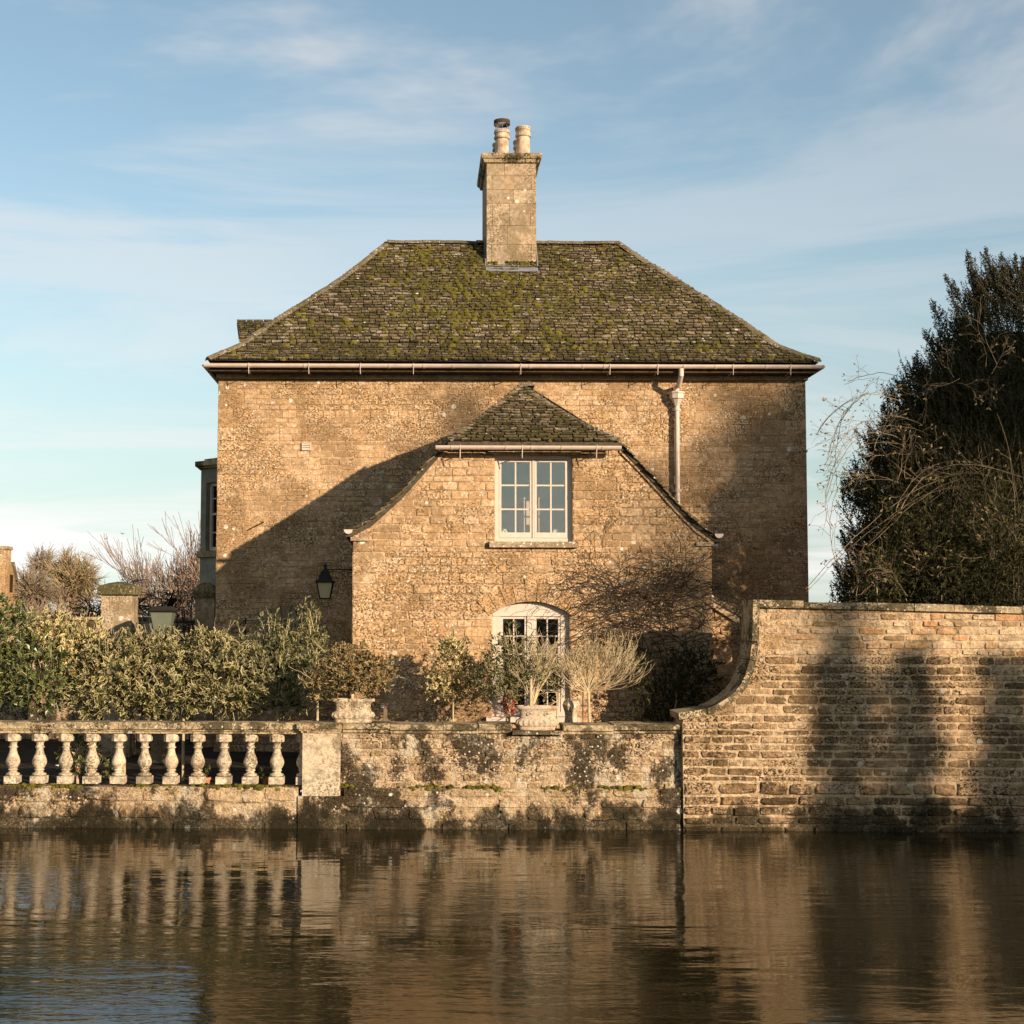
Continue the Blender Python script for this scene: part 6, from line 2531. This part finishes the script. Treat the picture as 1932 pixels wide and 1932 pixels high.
fan_tree('tall rounded leafless tree with golden twigs on the far left skyline', 138, 1040, 62, M['fargold'], 3, (136, 1100, 54, 60), 520)
fan_tree('slimmer leafless tree between the far house and the rounded tree', 78, 1036, 66, M['farwig'], 5, (80, 1066, 22, 30), 150, 0.014)
fan_tree('low leafless tree filling the gap beside the far house gable', 58, 1090, 60, M['farwig'], 6, (60, 1118, 44, 44), 330, 0.015)
bare_tree('fruit_tree', 'dark spreading leafless fruit tree in front of the distant rounded tree', 163, 1112, 40, M['darktwig'], 8, [4, 4, 4, 3], 4, 0.2, 0.09, 1.0, 0.74, 0.0, 0.2, rmin=0.010, rs=0.55, wide=1.6, ball=(150, 1150, 62, 46))
bare_tree('fruit_tree', 'low reddish leafless tree left of the gate pillar', 110, 1100, 52, M['pinktwig'], 18, [4, 4, 4, 3], 4, 0.2, 0.09, 0.9, 0.74, 0.0, 0.2, rmin=0.012, rs=0.55, wide=1.6, ball=(120, 1150, 70, 54))
bare_tree('weeping_tree', 'dark gnarled weeping tree behind the iron gate', 296, 1072, 30, M['darktwig'], 11, [4, 4, 4, 3], 4, 0.55, 0.085, 1.1, 0.70, -0.12, 0.34, rmin=0.007, rs=0.55, lean=(-0.05, 0), nseg=4, wide=1.6, ball=(292, 1110, 70, 46))
bare_tree('willow_tree', 'pinkish upright leafless tree beside the bay window', 358, 985, 66, M['pinktwig'], 14, [5, 5, 4, 3], 4, 0.10, 0.14, 0.46, 0.76, 0.08, 0.10, rmin=0.013, rs=0.55, wide=1.0)
bare_tree('willow_tree', 'lower pinkish twiggy tree behind the weeping tree', 325, 1060, 64, M['pinktwig'], 24, [5, 5, 4, 3], 4, 0.10, 0.12, 0.6, 0.74, 0.05, 0.12, rmin=0.013, rs=0.55, wide=1.3)

# far house
fy = 58
fh = thing('far_house', 'distant pale stone gabled house with chimney at the left edge', 'house', (at(-20, 1130, fy).x, fy, ZG))
fx = at(9, 1100, fy).x
ye = fx * FD / (41 - U0)
zr, ze = at(9, 1066, fy).z, at(41, 1140, ye).z
ym = lerp(fy, ye, 0.42)
mb = MB()
vs = [(x, y, z) for x in (fx - 7.0, fx) for y, z in ((fy, ZG), (ye, ZG), (ye, ze), (ym, zr), (fy, zr))]
mb.add(vs, [(0, 1, 2, 3, 4), (9, 8, 7, 6, 5), (0, 5, 6, 1), (0, 4, 9, 5), (1, 6, 7, 2), (2, 7, 8, 3), (3, 8, 9, 4)])
mb.build('wall', M['stone'], fh)
mb = MB()
mb.add([(fx - 7, ye + 0.15, ze - 0.1), (fx + 0.1, ye + 0.15, ze - 0.1), (fx + 0.1, ym, zr + 0.16), (fx - 7, ym, zr + 0.16), (fx - 7, ye + 0.1, ze - 0.2), (fx + 0.1, ye + 0.1, ze - 0.2), (fx + 0.1, ym, zr + 0.03), (fx - 7, ym, zr + 0.03)],
       [(0, 1, 2, 3), (4, 7, 6, 5), (0, 4, 5, 1), (1, 5, 6, 2), (2, 6, 7, 3), (3, 7, 4, 0)])
mb.build('roof', M['slate'], fh)
mb = MB()
zc0, zc1 = at(12, 1036, fy).z, at(12, 1030, fy).z
mb.box(fx - 0.28, fx - 0.003, fy + 0.05, fy + 0.85, zr, zc0)
ch_ = mb.build('chimney', M['stone'], fh)
mb = MB()
mb.box(fx - 0.33, fx + 0.05, fy, fy + 0.9, zc0, zc1)
mb.build('chimney_cap', M['coping'], ch_)
mb = MB()
zw = at(20, 1100, fy).z
mb.box(fx - 0.02, fx + 0.02, fy + 0.7, fy + 1.1, zw - 0.35, zw + 0.35)
mb.build('window', M['glassdark'], fh)

# birds
for (u, v, lab, a_) in ((201, 1016.5, 'lower of two small dark birds flying left of the house', 0.3), (231, 1007.5, 'upper of two small dark birds flying left of the house', -0.4)):
    c = at(u, v, 150)
    mb = MB()
    s_ = 0.30
    ca, sa = math.cos(a_), math.sin(a_)
    pts = [(-1.0, 0.0, 0.25), (-0.45, 0.25, 0.2), (0, 0.55, 0.0), (0.45, 0.25, 0.45), (0.8, 0.0, 0.7), (0.35, -0.2, 0.35), (0, -0.75, 0.0), (-0.4, -0.2, 0.15), (0, 0.1, 0.18), (0, 0.0, -0.16)]
    vs = [(c.x + s_ * (x * ca - z * sa), c.y + s_ * y, c.z + s_ * (x * sa + z * ca)) for x, y, z in pts]
    fs = []
    for i in range(8):
        j = (i + 1) % 8
        fs += [(i, j, 8), (j, i, 9)]
    mb.add(vs, fs)
    o = mb.build('bird', M['bird'])
    tag(o, lab, 'bird', 'birds in the sky')


# ------------------------------------------------------------------ trees on the near bank (out of frame; their shadows fall on the walls)
def bank_tree(name, label, u, v_top, Y0, dist, width, seed, dense=420, mat='leaf_yew', bottom=0.9, taper=True):
    """columnar tree whose shadow reaches picture point (u, v_top) on the plane Y0"""
    w_ = at(u, v_top, Y0)
    k = 1.0 / -SUN.y * dist
    tip = w_ + SUN * k
    root = thing(name, label, 'tree', (tip.x, tip.y, 0.9), 'trees on the near bank')
    rg = random.Random(seed)
    mb = MB()
    mb.tube([(tip.x, tip.y, 0.9), (tip.x, tip.y, tip.z - 0.5)], [0.12, 0.03], 7)
    mb.build('trunk', M['bark'], root)
    mb = MB()
    for i in range(dense):
        z = rg.uniform(bottom, tip.z)
        f = (tip.z - z) / (tip.z - bottom)
        r_ = width * (min(1.0, f * 5) if taper else math.sin(math.pi * min(1, max(0.02, 1 - f)) ** 0.8)) * rg.random() ** 0.5
        w = rg.uniform(0, 6.28)
        yew_leaf(mb, V((tip.x + r_ * math.cos(w), tip.y + r_ * math.sin(w), z)), rvec(rg), rvec(rg), rg.uniform(0.25, 0.5), rg.uniform(0.1, 0.2))
    mb.build('crown', M[mat], root)


bank_tree('slender_cypress', 'slender cypress on the near bank shading the middle of the tall wall', 1590, 1225, YT, 20.5, 0.27, 1, 1500)
bank_tree('slender_cypress', 'slender cypress on the near bank shading the tall wall further right', 1715, 1232, YT, 20.5, 0.25, 2, 1500)
bank_tree('slender_cypress', 'slender cypress on the near bank shading the tall wall at the picture edge', 1895, 1262, YT, 20.5, 0.30, 3, 1500)
bank_tree('round_bush', 'broad low bush on the near bank shading the foot of the tall wall', 1900, 1475, YT, 20.5, 0.75, 4, 900, bottom=3.0)


def bank_bare(label, u, v, Y0, dist, rad, seed, n=60):
    """bare crown whose dappled shadow is centred on picture point (u, v) of the plane Y0"""
    c = at(u, v, Y0) + SUN * (dist / -SUN.y)
    root = thing('bare_bank_tree', label, 'tree', (c.x, c.y, 0.9), 'trees on the near bank')
    rg = random.Random(seed)
    mb = MB()
    mb.tube([(c.x, c.y, 0.9), (c.x, c.y, c.z)], [0.2, 0.08], 7)
    mb.build('trunk', M['bark'], root)
    mb = MB()
    for k in range(n):
        grow(mb, rg, c + V((0, 0, rg.uniform(-rad, rad * 0.5))), rvec(rg) + V((0, 0, 0.5)), rad * 0.55, 0.04, 0, 3, [3, 3, 2], 0.7, 0.68, 0.02, 0.2, 3, 3, None, 0.010)
    mb.build('crown', M['bark'], root)


bank_bare('bare tree on the near bank dappling the right end of the main wall', 1500, 880, YH, 40, 1.3, 5, 105)
bank_bare('bare tree on the near bank dappling the middle of the main wall', 1235, 900, YH, 42, 1.0, 6, 14)
bank_bare('bare tree on the near bank dappling the main wall left of the wing roof', 860, 800, YH, 44, 0.8, 12, 13)
bank_bare('bare tree on the near bank dappling the wing wall', 1300, 1090, YW, 36, 1.0, 7, 16)
